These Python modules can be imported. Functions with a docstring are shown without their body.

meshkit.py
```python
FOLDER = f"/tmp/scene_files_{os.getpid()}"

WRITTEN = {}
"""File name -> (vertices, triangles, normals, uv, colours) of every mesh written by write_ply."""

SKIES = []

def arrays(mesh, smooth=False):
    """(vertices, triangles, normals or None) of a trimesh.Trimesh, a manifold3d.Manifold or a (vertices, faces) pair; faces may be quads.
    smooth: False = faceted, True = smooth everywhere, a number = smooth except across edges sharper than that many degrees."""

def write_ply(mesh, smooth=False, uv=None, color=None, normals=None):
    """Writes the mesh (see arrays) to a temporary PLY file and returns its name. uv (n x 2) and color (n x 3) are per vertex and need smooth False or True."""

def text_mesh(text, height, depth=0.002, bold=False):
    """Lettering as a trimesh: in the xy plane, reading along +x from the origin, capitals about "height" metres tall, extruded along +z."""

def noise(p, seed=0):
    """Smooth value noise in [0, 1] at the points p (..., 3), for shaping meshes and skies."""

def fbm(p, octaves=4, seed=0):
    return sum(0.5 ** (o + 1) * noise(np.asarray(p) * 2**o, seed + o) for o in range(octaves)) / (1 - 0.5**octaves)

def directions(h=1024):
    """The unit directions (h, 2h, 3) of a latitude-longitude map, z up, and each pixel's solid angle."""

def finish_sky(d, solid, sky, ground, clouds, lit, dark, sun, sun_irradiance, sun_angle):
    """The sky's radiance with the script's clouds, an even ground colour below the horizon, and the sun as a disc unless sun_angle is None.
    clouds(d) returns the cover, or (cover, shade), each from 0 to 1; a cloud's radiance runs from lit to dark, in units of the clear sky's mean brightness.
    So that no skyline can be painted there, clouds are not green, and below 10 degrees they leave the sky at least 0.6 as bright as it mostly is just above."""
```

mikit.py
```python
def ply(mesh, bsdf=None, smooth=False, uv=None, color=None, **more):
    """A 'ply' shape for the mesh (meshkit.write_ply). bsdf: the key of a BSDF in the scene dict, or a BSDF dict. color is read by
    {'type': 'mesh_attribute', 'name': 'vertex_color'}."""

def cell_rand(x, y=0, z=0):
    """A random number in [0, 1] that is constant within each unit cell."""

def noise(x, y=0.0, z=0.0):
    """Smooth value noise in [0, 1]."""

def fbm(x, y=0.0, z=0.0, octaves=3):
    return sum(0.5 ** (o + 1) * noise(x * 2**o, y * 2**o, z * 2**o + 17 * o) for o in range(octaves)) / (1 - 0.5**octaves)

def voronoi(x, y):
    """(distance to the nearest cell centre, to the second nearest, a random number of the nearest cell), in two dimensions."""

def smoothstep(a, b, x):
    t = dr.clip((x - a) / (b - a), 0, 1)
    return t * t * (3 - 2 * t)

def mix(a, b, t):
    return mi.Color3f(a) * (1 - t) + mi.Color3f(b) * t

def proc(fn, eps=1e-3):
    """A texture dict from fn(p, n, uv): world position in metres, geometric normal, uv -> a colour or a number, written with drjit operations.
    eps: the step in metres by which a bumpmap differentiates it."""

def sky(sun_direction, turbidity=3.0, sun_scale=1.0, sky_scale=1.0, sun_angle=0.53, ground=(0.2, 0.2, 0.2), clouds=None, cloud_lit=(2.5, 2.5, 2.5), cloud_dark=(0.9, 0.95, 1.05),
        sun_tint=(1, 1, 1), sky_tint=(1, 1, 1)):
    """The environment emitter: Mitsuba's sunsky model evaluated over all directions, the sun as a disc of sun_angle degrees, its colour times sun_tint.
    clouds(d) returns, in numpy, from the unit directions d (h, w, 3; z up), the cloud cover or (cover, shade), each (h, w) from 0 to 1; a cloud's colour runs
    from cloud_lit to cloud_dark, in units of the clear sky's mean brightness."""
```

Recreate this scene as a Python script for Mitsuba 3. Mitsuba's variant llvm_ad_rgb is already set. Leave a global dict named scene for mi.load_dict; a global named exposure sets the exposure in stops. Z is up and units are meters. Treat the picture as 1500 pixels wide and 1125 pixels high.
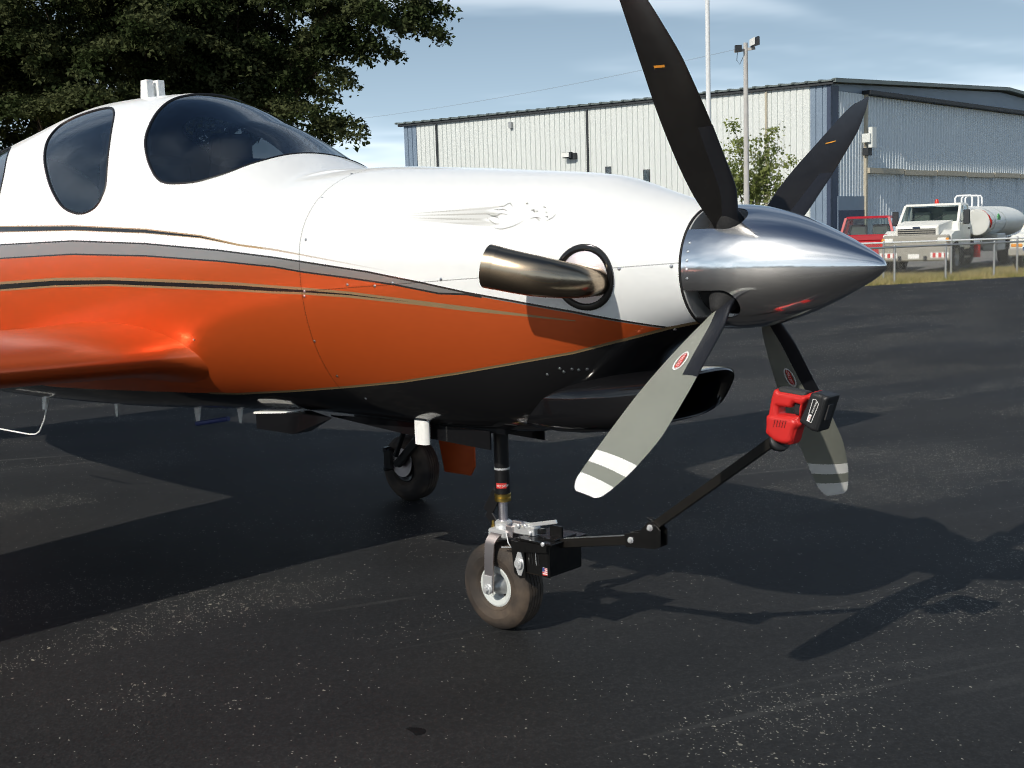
import math
import numpy as np
import shapely
import trimesh
import manifold3d as m3
import drjit as dr
import mitsuba as mi
import mikit
import meshkit

T = mi.ScalarTransform4f
scene, labels = {}, {}
rng = np.random.default_rng(11)

# ------------------------------------------------------------------ camera, sky, exposure
# world: x towards the nose of the aircraft, y to its left wing, z up, origin on the ground under the propeller
AZ, PITCH, ROLL = 0.748, 0.124, 0.032
EYE = np.array([2.075, -3.387, 1.58])
LOOK = np.array([-math.sin(AZ) * math.cos(PITCH), math.cos(AZ) * math.cos(PITCH), -math.sin(PITCH)])
_r = np.array([math.cos(AZ), math.sin(AZ), 0.0])
_u = np.cross(_r, LOOK)
UP = _u * math.cos(ROLL) + _r * math.sin(ROLL)
scene['camera'] = {'type': 'perspective', 'fov': math.degrees(2 * math.atan(750 / 1732.4)), 'fov_axis': 'x', 'near_clip': 0.05, 'far_clip': 3000.0,
                   'to_world': T().look_at(origin=EYE.tolist(), target=(EYE + LOOK).tolist(), up=UP.tolist())}
exposure = 1.6


def sky_clouds(d):
    z = np.maximum(d[..., 2], 0.03)
    q = np.stack([d[..., 0] / (z + 0.12), d[..., 1] / (z + 0.12), 0 * z], -1)
    a, b = math.cos(0.9), math.sin(0.9)
    w = np.stack([(q[..., 0] * a + q[..., 1] * b) * 0.55, (-q[..., 0] * b + q[..., 1] * a) * 1.7, q[..., 2]], -1)
    w = w + 0.5 * meshkit.fbm(w * 0.7, 3, 5)[..., None]
    n = meshkit.fbm(w * 1.6, 5, 3)
    c = np.clip((n - 0.38) / 0.32, 0, 1)
    c = c * c * (3 - 2 * c)
    haze = 0.95 * np.exp(-d[..., 2] / 0.16)                      # thin high haze thickens towards the horizon
    aureole = np.exp((d @ SUN_DIR - 1) / 0.07)                     # and glows round the sun
    haze = haze * (0.78 + 0.6 * c)
    return np.clip(haze + 0.17 * c * (1 - haze) + 0.8 * aureole * (.35 + .65 * c), 0, 1), np.clip(0.75 - 0.45 * c - 0.9 * aureole, 0, 1)


SUN_DIR = np.array([0.037, -0.826, 0.562]) / np.linalg.norm([0.037, -0.826, 0.562])
scene['sky'] = mikit.sky(SUN_DIR.tolist(), turbidity=3.0, sky_scale=.56, clouds=sky_clouds, cloud_lit=(10.2, 10.6, 10.9), cloud_dark=(6.0, 8.4, 10.3),
                         ground=(0.08, 0.08, 0.08), sky_tint=(0.92, 1.0, 1.06), sun_tint=(.84, .98, 1.24))

# ------------------------------------------------------------------ materials
N, SS, MIX = mikit.noise, mikit.smoothstep, mikit.mix


def rgb(c):
    return {'type': 'rgb', 'value': list(map(float, c))}


def pbr(key, color, rough=0.5, **kw):
    c = color if isinstance(color, dict) else rgb(color)
    scene[key] = {'type': 'twosided', 'nested': {'type': 'principled', 'base_color': c, 'roughness': float(rough), **kw}}
    return key


def tone(color, amount=0.25, scale=3.0):
    """The colour with a slow uneven tone."""
    c = np.array(color, float)
    return mikit.proc(lambda p, n, uv: mi.Color3f(*[float(v) for v in c]) * (1 - amount + 2 * amount * mikit.fbm(p.x * scale, p.y * scale, p.z * scale, 3)))


def pl(x, xs, zs):
    """Piecewise linear function of x (xs ascending)."""
    z = mi.Float(zs[0])
    for i in range(len(xs) - 1):
        z = z + (zs[i + 1] - zs[i]) * dr.clip((x - xs[i]) / (xs[i + 1] - xs[i]), 0, 1)
    return z


LOWER = [(-8.5, 1.25), (-6.5, .93), (-4.0, .86), (-2.392, .92), (-1.965, .963), (-1.584, 1.006), (-1.258, 1.047), (-.978, 1.092), (-.736, 1.136), (-.505, 1.179), (-.338, 1.225), (-.213, 1.26), (-.132, 1.277)]
GTOP = [(-8.5, 1.72), (-6.0, 1.64), (-3.962, 1.621), (-3.213, 1.625), (-2.628, 1.6), (-2.123, 1.562), (-1.787, 1.529), (-1.63, 1.51), (-1.296, 1.468), (-1.048, 1.426), (-.86, 1.39), (-.682, 1.361), (-.467, 1.323), (-.311, 1.286), (-.211, 1.262), (-.132, 1.202)]
GBOT = [(-8.5, 1.66), (-6.0, 1.57), (-3.96, 1.552), (-3.212, 1.563), (-2.626, 1.547), (-2.121, 1.518), (-1.788, 1.492), (-1.633, 1.471), (-1.389, 1.446), (-1.172, 1.42), (-.975, 1.387), (-.861, 1.384), (-.682, 1.355), (-.467, 1.317), (-.311, 1.28), (-.211, 1.256), (-.132, 1.192)]
UBT = [(-8.5, 1.82), (-6.0, 1.74), (-3.982, 1.717), (-3.223, 1.698), (-2.639, 1.665), (-2.259, 1.628), (-1.998, 1.585), (-1.789, 1.563), (-1.63, 1.539), (-1.295, 1.488), (-1.046, 1.448)]
UBB = [(-8.5, 1.77), (-6.0, 1.7), (-3.972, 1.684), (-3.219, 1.672), (-2.635, 1.644), (-2.254, 1.614), (-1.996, 1.577), (-1.788, 1.555), (-1.63, 1.534), (-1.295, 1.483), (-1.047, 1.443)]
MBT = [(-8.5, 1.49), (-6.0, 1.43), (-3.977, 1.433), (-3.389, 1.453), (-2.913, 1.455), (-2.37, 1.442), (-2.0, 1.43), (-1.797, 1.419), (-1.641, 1.411), (-1.395, 1.395), (-1.056, 1.361), (-.875, 1.342), (-.663, 1.318), (-.473, 1.294)]
MBB = [(-8.5, 1.44), (-6.0, 1.38), (-3.99, 1.385), (-3.398, 1.408), (-2.92, 1.415), (-2.378, 1.403), (-2.007, 1.394), (-1.804, 1.386), (-1.646, 1.383), (-1.399, 1.372), (-1.059, 1.344), (-.878, 1.326), (-.664, 1.309), (-.474, 1.291)]


def livery(p, n, uv):
    x, z = p.x, p.z
    f = lambda L: pl(x, [a for a, b in L], [b for a, b in L])
    lo, gt, gb, ut, ub, mt, mb = f(LOWER), f(GTOP), f(GBOT), f(UBT), f(UBB), f(MBT), f(MBB)
    white, orange, grey = mi.Color3f(.79, .80, .80), mi.Color3f(.62, .098, .016), mi.Color3f(.27, .26, .25)
    tan, black = mi.Color3f(.36, .25, .13), mi.Color3f(.008, .008, .009)
    sel = lambda c, a, b: dr.select(c, a, b)
    col = sel(z > gt, white, sel(z > gb, grey, orange))
    edge = (dr.abs(z - gt) < .0035) | ((dr.abs(z - gb) < .0035) & (x < -.8))
    col = sel(edge, mi.Color3f(.03, .026, .025), col)
    # slim stripe on the white, fading out as a tan line
    on = (z < ut) & (z > ub) & (x < -1.046)
    rim = (z > ut - .005) | (z < ub + .003)
    col = sel(on, sel(x < -1.85, sel(rim, tan, black), MIX(white, tan, .75 * (1 - SS(-1.7, -1.1, x)))), col)
    # broad stripe in the orange
    on = (z < mt) & (z > mb) & (x < -.467)
    rim = (z > mt - .009 - .004 * SS(-1.0, -2.5, x)) | (z < mb + .009)
    col = sel(on, sel(rim, tan, black), col)
    # dark belly with its tan pinstripe
    col = sel(z < lo + .005, sel((z > lo - .004) & (x > -2.6), tan * .7, sel(z < lo, black, col)), col)
    # soft grey speed lines behind the bird's head
    t = dr.clip((x + 1.25) / .47, 0, 1)
    top, bot = 1.672 + .016 * t, 1.664 - .048 * t
    v = (z - bot) / dr.maximum(top - bot, 1e-3)
    q = 0.12 + 0.36 * dr.maximum(0, dr.sin(v * 21 + 1.2)) * mikit.noise(x * 3, z * 160) + 0.3 * mikit.noise(x * 1.2 + 5, z * 240) * mikit.noise(x * 2, z * 60 + 9)
    lines = q * SS(0, .7, t) * SS(-.06, .1, v) * SS(1.06, .9, v) * SS(-.755 + .03 * dr.sin(v * 14), -.80 + .03 * dr.sin(v * 14), x) * sel(p.y < 0, 1., 0.)
    col = MIX(col, mi.Color3f(.22, .21, .17), dr.clip(lines * 1.7, 0, .85))
    # panel joints
    seam = (dr.abs(x + 1.64) < .0022) & (z > lo - .05)
    zs = 1.395 + (x + 1.64) * .055
    seam = seam | ((dr.abs(z - zs) < .0016) & (x > -1.64))
    return sel(seam, col * .45, col)




def flake(p):
    """1 on the metallic orange and grey, 0 on the solid white and black."""
    f = lambda L: pl(p.x, [a for a, b in L], [b for a, b in L])
    return dr.select((p.z < f(GTOP)) & (p.z > f(LOWER)), mi.Float(1), mi.Float(0))


scene['livery_paint'] = {'type': 'twosided', 'nested': {'type': 'principled', 'base_color': mikit.proc(livery), 'specular': .5,
                         'metallic': mikit.proc(lambda p, n, uv: .46 * flake(p)), 'roughness': mikit.proc(lambda p, n, uv: .09 + .20 * flake(p)), 'clearcoat': 1.0, 'clearcoat_gloss': .99}}
pbr('orange_paint', (.62, .098, .016), 0.28, specular=.5, metallic=.46, clearcoat=1.0, clearcoat_gloss=.99)
pbr('black_gloss', (.006, .006, .007), 0.08, specular=.5)
pbr('black_satin', (.009, .009, .010), 0.3)
pbr('dark_inside', (.012, .012, .013), 0.8)
pbr('truck_seat', (.16, .17, .15), 0.9)
pbr('cabin_trim', (.05, .047, .045), 0.8)
pbr('white_paint', (.8, .8, .78), 0.35, clearcoat=.6)
pbr('window_seal', (.012, .012, .014), 0.5)
pbr('rubber', mikit.proc(lambda p, n, uv: MIX((.020, .017, .016), (.085, .062, .045), mikit.fbm(p.x * 22, p.y * 22, p.z * 22, 4) * SS(.2, .7, mikit.fbm(p.x * 7 + 3, p.y * 7, p.z * 7, 3)) * 1.6)), 0.75)
pbr('tyre_tread', (.018, .018, .019), 0.7)
pbr('rim_paint', tone((.52, .55, .54), .06, 20), 0.4)
pbr('gold', (.55, .38, .10), 0.32, metallic=1.0)
pbr('decal_red', (.5, .03, .025), 0.5)
pbr('decal_white', (.8, .8, .8), 0.5)
pbr('decal_blue', (.04, .06, .22), 0.5)
pbr('decal_grey', (.24, .24, .22), 0.5)
pbr('decal_orange', (.75, .30, .03), 0.5)
pbr('screw_head', (.55, .55, .56), 0.25, metallic=1.0)
bump_ = mikit.proc(lambda p, n, uv: mikit.fbm(p.x * 9, p.y * 60, p.z * 60, 3), 2e-3)
scene['chrome'] = {'type': 'twosided', 'nested': {'type': 'bumpmap', 'arbitrary': bump_, 'scale': .0002, 'bsdf': {'type': 'blendbsdf', 'weight': .16,
                   'bsdf_0': {'type': 'roughconductor', 'material': 'Al', 'alpha': .010, 'distribution': 'ggx'}, 'bsdf_1': {'type': 'roughconductor', 'material': 'Al', 'alpha': .11, 'distribution': 'ggx'}}}}
scene['bright_steel'] = {'type': 'twosided', 'nested': {'type': 'roughconductor', 'material': 'Cr', 'alpha': .14, 'distribution': 'ggx'}}
scene['exhaust_steel'] = {'type': 'twosided', 'nested': {'type': 'bumpmap', 'arbitrary': mikit.proc(lambda p, n, uv: mikit.fbm(p.x * 20, p.y * 20, p.z * 20, 3), 2e-3), 'scale': .0004,
                          'bsdf': {'type': 'roughconductor', 'eta': rgb((2.6, 2.5, 2.3)), 'k': rgb((3.3, 3.0, 2.6)), 'alpha': .05, 'distribution': 'ggx',
                                   'specular_reflectance': rgb((.80, .68, .55))}}}
scene['brushed_steel'] = {'type': 'twosided', 'nested': {'type': 'roughconductor', 'material': 'Cr', 'alpha': .32, 'specular_reflectance': rgb((.85, .80, .74))}}
scene['tinted_glass'] = {'type': 'thindielectric', 'int_ior': 1.62, 'specular_transmittance': rgb((.34, .37, .39))}
scene['clear_glass'] = {'type': 'thindielectric', 'int_ior': 1.52, 'specular_transmittance': rgb((.6, .68, .68))}


def blade_paint(p, n, uv):
    """uv: radius and signed chord position; v above 10 marks the dark side."""
    r, v = uv.x, uv.y
    dark = v > 10
    s = dr.select(dark, v - 20, v)
    rr = r - .12 * s
    white = ((rr > .893) & (rr < .943)) | (rr > .990)
    grey = mi.Color3f(.225, .235, .205) * (.93 + .14 * mikit.fbm(p.x * 8, p.y * 8, p.z * 8, 2))
    front = dr.select(white, mi.Color3f(.78, .78, .76), grey)
    return dr.select(dark, mi.Color3f(.0125, .0118, .0118) * (.8 + .5 * mikit.fbm(p.x * 14, p.y * 14, p.z * 14, 3)), front)


pbr('blade_paint', mikit.proc(blade_paint), 0.36, specular=.3)
pbr('deice_boot', (.0125, .0135, .018), 0.42)
pbr('tool_red', tone((.56, .022, .020), .05, 30), 0.42)
pbr('tool_black', (.014, .015, .017), 0.5)
pbr('tool_grip', (.03, .03, .032), 0.7)
pbr('tug_black', tone((.008, .008, .008), .3, 25), 0.16)
pbr('bar_black', tone((.010, .009, .008), .3, 20), 0.3)
pbr('zinc', (.68, .69, .70), 0.34, metallic=.55)
pbr('bark', tone((.085, .065, .05), .35, 6), 0.9)
pbr('twig', tone((.14, .11, .08), .3, 10), 0.9)


def leaf(key, c1, c2, trans):
    col = mikit.proc(lambda p, n, uv: MIX(c1, c2, SS(.3, .7, mikit.noise(p.x * 2.3, p.y * 2.3, p.z * 2.3)) * .6 + .4 * mikit.noise(p.x * 14, p.y * 14, p.z * 14)))
    scene[key] = {'type': 'principledthin', 'base_color': col, 'roughness': .55, 'diff_trans': trans, 'spec_trans': 0.0}


leaf('leaf_dark', (.028, .046, .016), (.105, .118, .055), .5)
leaf('leaf_young', (.16, .21, .06), (.34, .38, .14), .9)


def asphalt_color(p, n, uv):
    x, y = p.x, p.y
    u, v = x * .41 + y * .91, -x * .91 + y * .41           # along and across the sealer strokes
    base = .0135 + .0095 * mikit.fbm(u * .5, v * 2.2, 1.0, 4) + .006 * mikit.fbm(x * 1.3, y * 1.3, 7.0, 3)
    grain = .80 + .40 * mikit.noise(x * 240, y * 240) * mikit.noise(x * 97, y * 97) * 2
    warm = mikit.fbm(x * .45 + 9, y * .45, 3.0, 3)
    c = MIX((.95, 1.0, 1.10), (.99, 1.0, 1.03), SS(.35, .65, warm)) * base * grain
    patch = SS(.46, .68, mikit.fbm(u * .75, v * 2.1, 4.0, 4))
    far = dr.sqrt(dr.square(x) + dr.square(y))
    out = c
    for k, (size, dens) in enumerate(((.006, .045), (.010, .085), (.016, .026), (.026, .0045))):
        gx, gy = x / size + 31 * k, y / size + 17 * k
        ix, iy = dr.floor(gx), dr.floor(gy)
        r1, r2, r3 = mikit.cell_rand(ix, iy, 1 + k), mikit.cell_rand(ix, iy, 11 + k), mikit.cell_rand(ix, iy, 21 + k)
        d2 = dr.square(gx - ix - .3 - .4 * r2) + dr.square((gy - iy - .3 - .4 * r3) * (1 + r2))
        hit = (r1 < dens * (.065 + 1.5 * patch)) & (d2 < .04 + .12 * r3)
        out = dr.select(hit, mi.Color3f(.55, .52, .45) * (.15 + .9 * r2), out)
    streak = SS(.77, .90, mikit.noise(u * 1.1 + 3, v * 26)) * SS(.5, .75, mikit.fbm(u * .3, v * .8, 9.0, 3))
    out = out + mi.Color3f(.030, .030, .028) * streak
    d3 = dr.square((x + .67) / .05) + dr.square((y + .93) / .03)
    return dr.select(d3 + mikit.noise(x * 60, y * 60) < 1.2, out * .25, out)


scene['asphalt'] = {'type': 'twosided', 'nested': {'type': 'bumpmap', 'arbitrary': mikit.proc(lambda p, n, uv: mikit.fbm(p.x * 110, p.y * 110, 0.0, 2), 2e-3), 'scale': .0035,
                    'bsdf': {'type': 'principled', 'base_color': mikit.proc(asphalt_color), 'roughness': .62, 'specular': .18}}}
pbr('dry_ground', mikit.proc(lambda p, n, uv: MIX((.40, .33, .17), (.26, .25, .11), SS(.35, .65, mikit.fbm(p.x * .7, p.y * .7, 0.0, 4))) * (.6 + .8 * mikit.noise(p.x * 19, p.y * 19))), 0.95)
pbr('yard_paving', mikit.proc(lambda p, n, uv: mi.Color3f(.10, .10, .098) * (.7 + .6 * mikit.fbm(p.x * 1.2, p.y * 1.2, 0.0, 4))), 0.9)
leaf('grass_blade', (.44, .36, .18), (.27, .26, .10), .6)
pbr('galvanised', tone((.40, .41, .42), .15, 8), 0.45, metallic=.6)
pbr('siding_white', tone((.62, .65, .64), .03, .3), 0.55)
pbr('siding_blue', tone((.17, .23, .31), .08, .8), 0.5)
pbr('siding_grey', tone((.64, .70, .75), .04, .3), 0.5)
pbr('navy_trim', (.022, .04, .085), 0.5)
pbr('roof_green', tone((.12, .15, .15), .1, .6), 0.5)
pbr('dark_trim', (.02, .024, .03), 0.6)
pbr('tan_steel', (.42, .38, .30), 0.6)
pbr('pole_white', (.72, .74, .76), 0.35)
pbr('wood_pole', tone((.47, .46, .45), .15, 4), 0.9)
pbr('truck_red', (.38, .010, .020), 0.3, clearcoat=1.0)
pbr('truck_white', tone((.72, .72, .68), .05, 2), 0.35, clearcoat=.6)
pbr('tank_white', tone((.66, .68, .66), .06, 2), 0.4)
pbr('bumper_steel', (.30, .29, .26), 0.45)
pbr('lamp_glass', (.75, .75, .72), 0.15, clearcoat=1.0)
pbr('beacon_red', (.55, .03, .02), 0.3)
pbr('green_decal', (.05, .30, .08), 0.5)


# ------------------------------------------------------------------ helpers
def numbered(name):
    if name not in scene and not any(k.startswith(name + '__') for k in scene):
        return name
    k = 1
    while f'{name}_{k:03d}' in scene or any(q.startswith(f'{name}_{k:03d}__') for q in scene):
        k += 1
    return f'{name}_{k:03d}'


TAKEN = {}


def obj(name, mesh, mat, parent=None, smooth=30, label=None, cat=None, group=None, kind=None, **kw):
    key = f'{parent}__{name}' if parent else name
    n = TAKEN.get(key, 0)
    TAKEN[key] = n + 1
    if n:
        key = f'{key}_{n:03d}'
    scene[key] = mikit.ply(mesh, mat, smooth, **kw)
    tag(key, label, cat, group, kind)
    return key


def tag(key, label=None, cat=None, group=None, kind=None):
    e = {k: v for k, v in (('label', label), ('category', cat), ('group', group), ('kind', kind)) if v}
    if e:
        labels[key] = e
    return key


def thing(name, label, cat, group=None):
    n = TAKEN.get(name, 0)
    TAKEN[name] = n + 1
    key = f'{name}_{n:03d}' if n else name
    return tag(key, label, cat, group)


def cat_(ms):
    return trimesh.util.concatenate(ms)


def box(c, s, bevel=0.0, R=None):
    """A box of size s at c, with bevelled edges when asked."""
    if bevel > 0:
        h = np.array(s) / 2
        v = []
        for sx in (-1, 1):
            for sy in (-1, 1):
                for sz in (-1, 1):
                    k = h * (sx, sy, sz)
                    for a in range(3):
                        w = np.array((sx, sy, sz)) * bevel
                        w[a] = 0
                        v.append(k - w)
        m = trimesh.convex.convex_hull(np.array(v))
    else:
        m = trimesh.creation.box(s)
    if R is not None:
        M = np.eye(4)
        M[:3, :3] = np.array(R)
        m.apply_transform(M)
    m.apply_translation(c)
    return m


def hull(pts):
    return trimesh.convex.convex_hull(np.array(pts, float))


def frame(d):
    d = np.asarray(d, float)
    d = d / np.linalg.norm(d)
    a = np.array([0, 0, 1.0]) if abs(d[2]) < .9 else np.array([1.0, 0, 0])
    s = np.cross(d, a)
    s /= np.linalg.norm(s)
    return d, s, np.cross(s, d)


def loft(rings, cap=True):
    """Rings of equally many points joined into one skin."""
    rings = [np.asarray(r, float) for r in rings]
    n, k = len(rings), len(rings[0])
    V = np.concatenate(rings)
    i = np.arange(n * k).reshape(n, k)
    j = np.roll(i, -1, 1)
    F = np.concatenate([np.stack([i[:-1], i[1:], j[1:]], -1).reshape(-1, 3), np.stack([i[:-1], j[1:], j[:-1]], -1).reshape(-1, 3)])
    if cap:
        V = np.concatenate([V, [rings[0].mean(0), rings[-1].mean(0)]])
        a, b = n * k, n * k + 1
        F = np.concatenate([F, np.stack([np.full(k, a), i[0], j[0]], -1), np.stack([np.full(k, b), j[-1], i[-1]], -1)])
    m = trimesh.Trimesh(V, F, process=False)
    if cap:
        m.fix_normals()
    return m


def tube(path, rad, k=10, cap=True, flat=1.0):
    path = np.asarray(path, float)
    rad = np.broadcast_to(rad, len(path))
    t = np.gradient(path, axis=0)
    _, s, u = frame(t[0])
    a = np.arange(k) * 2 * np.pi / k
    R = []
    for p, d, r in zip(path, t, rad):
        d = d / max(np.linalg.norm(d), 1e-9)
        s = s - d * (s @ d)
        s /= np.linalg.norm(s)
        u = np.cross(s, d)
        R.append(p + r * (np.cos(a)[:, None] * s + flat * np.sin(a)[:, None] * u))
    return loft(R, cap)


def rod(a, b, r, k=12):
    return tube([a, b], r, k)


def bar(a, b, w, h, up=(0, 0, 1), bevel=.002):
    """A square bar from a to b."""
    a, b = np.array(a, float), np.array(b, float)
    d = b - a
    L = np.linalg.norm(d)
    d /= L
    if abs(d @ np.array(up, float)) > .95:
        up = (1, 0, 0)
    s = np.cross(d, up)
    s /= np.linalg.norm(s)
    u = np.cross(s, d)
    return box((a + b) / 2, (L, w, h), bevel, R=np.stack([d, s, u], 1))


def lathe(c, axis, prof, k=32):
    """Revolve (along, radius) pairs about an axis through c."""
    d, s, u = frame(axis)
    a = np.arange(k) * 2 * np.pi / k
    R = [np.array(c) + t * d + max(r, 1e-5) * (np.cos(a)[:, None] * s + np.sin(a)[:, None] * u) for t, r in prof]
    return loft(R, True)


def ring_mesh(c, axis, prof, k=32):
    """Revolve a closed (along, radius) outline, such as a tyre or a washer."""
    d, s, u = frame(axis)
    a = np.arange(k) * 2 * np.pi / k
    R = [np.array(c) + t * d + r * (np.cos(a)[:, None] * s + np.sin(a)[:, None] * u) for t, r in list(prof) + [prof[0]]]
    m = loft(R, False)
    m.merge_vertices()
    m.fix_normals()
    return m


def prism(poly, o, ex, ey, depth, bevel=0.0, holes=()):
    """A polygon in the plane (o, ex, ey) made into a plate of that depth, centred on the plane, its edges bevelled in steps."""
    ex, ey = np.array(ex, float), np.array(ey, float)
    ez = np.cross(ex, ey)
    pg = shapely.Polygon(poly, holes).buffer(0)

    def slab(g, z0, z1):
        out = []
        for q in getattr(g, 'geoms', [g]):
            if q.is_empty or q.area < 1e-9:
                continue
            out.append(trimesh.creation.extrude_polygon(q, z1 - z0, engine='earcut').apply_translation((0, 0, z0)))
        return out
    if bevel > 0:
        man = None
        for k in range(6 if bevel > .004 else 3):
            t = k / (5 if bevel > .004 else 2) * math.pi / 2
            g, h = pg.buffer(-bevel * (1 - math.cos(t)), join_style='round').simplify(1e-4), depth / 2 - bevel * (1 - math.sin(t))
            for q in slab(g, -h, h):
                man = to_man(q) if man is None else man + to_man(q)
        if bevel > .004:
            m = from_man(man.refine_to_length(bevel / 2.2))
            m.merge_vertices()
            trimesh.smoothing.filter_taubin(m, iterations=14)
        else:
            m = from_man(man)
    else:
        m = cat_(slab(pg, -depth / 2, depth / 2))
    M = np.eye(4)
    M[:3, 0], M[:3, 1], M[:3, 2], M[:3, 3] = ex, ey, ez, o
    return m.apply_transform(M)


def to_man(m):
    return m3.Manifold(m3.Mesh(np.asarray(m.vertices, np.float32), np.asarray(m.faces, np.uint32)))


def from_man(m):
    q = m.to_mesh()
    return trimesh.Trimesh(q.vert_properties[:, :3], q.tri_verts, process=False)


def pchip(xs, ys, x):
    """Monotone cubic interpolation, xs ascending."""
    xs, ys, x = np.asarray(xs, float), np.asarray(ys, float), np.asarray(x, float)
    h = np.diff(xs)
    d = np.diff(ys) / h
    m = np.zeros_like(ys)
    m[0], m[-1] = d[0], d[-1]
    for i in range(1, len(xs) - 1):
        if d[i - 1] * d[i] > 0:
            w1, w2 = 2 * h[i] + h[i - 1], h[i] + 2 * h[i - 1]
            m[i] = (w1 + w2) / (w1 / d[i - 1] + w2 / d[i])
    k = np.clip(np.searchsorted(xs, x) - 1, 0, len(xs) - 2)
    t = (x - xs[k]) / h[k]
    t = np.clip(t, 0, 1)
    return (2 * t**3 - 3 * t**2 + 1) * ys[k] + (t**3 - 2 * t**2 + t) * h[k] * m[k] + (-2 * t**3 + 3 * t**2) * ys[k + 1] + (t**3 - t**2) * h[k] * m[k + 1]


def site(a, b, z=0.0):
    """The yard and hangar are laid out on their own grid: a along, b away from the apron's corner."""
    return np.array([2.075 + a * .7331 - b * .6802, -3.387 + a * .6802 + b * .7331, z])


# ------------------------------------------------------------------ the ground
def sheet(pts, z):
    p = shapely.Polygon([(a[0], a[1]) for a in pts])
    v, f = trimesh.creation.triangulate_polygon(p, engine='earcut')
    return trimesh.Trimesh(np.column_stack([v, np.full(len(v), z)]), f, process=False)


G0, G1 = site(9.69, 31.17), site(14.56, 33.5)
ed = (G1 - G0) / np.linalg.norm(G1 - G0)
en = np.array([-ed[1], ed[0], 0])
obj('ground', sheet([(-1500, -1500), (1500, -1500), (1500, 1500), (-1500, 1500)], -.30), 'dry_ground', kind='structure', smooth=False)


def ground_z(x, y):
    """The apron falls gently away from the aircraft's left side, to a drain, and rises again."""
    t = np.clip((y - .3) / 6.7, 0, 1)
    u = np.clip((y - 7.0) / 14, 0, 1)
    return -SLOPE * 6.7 * t * (1 - u * u * (3 - 2 * u))


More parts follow.
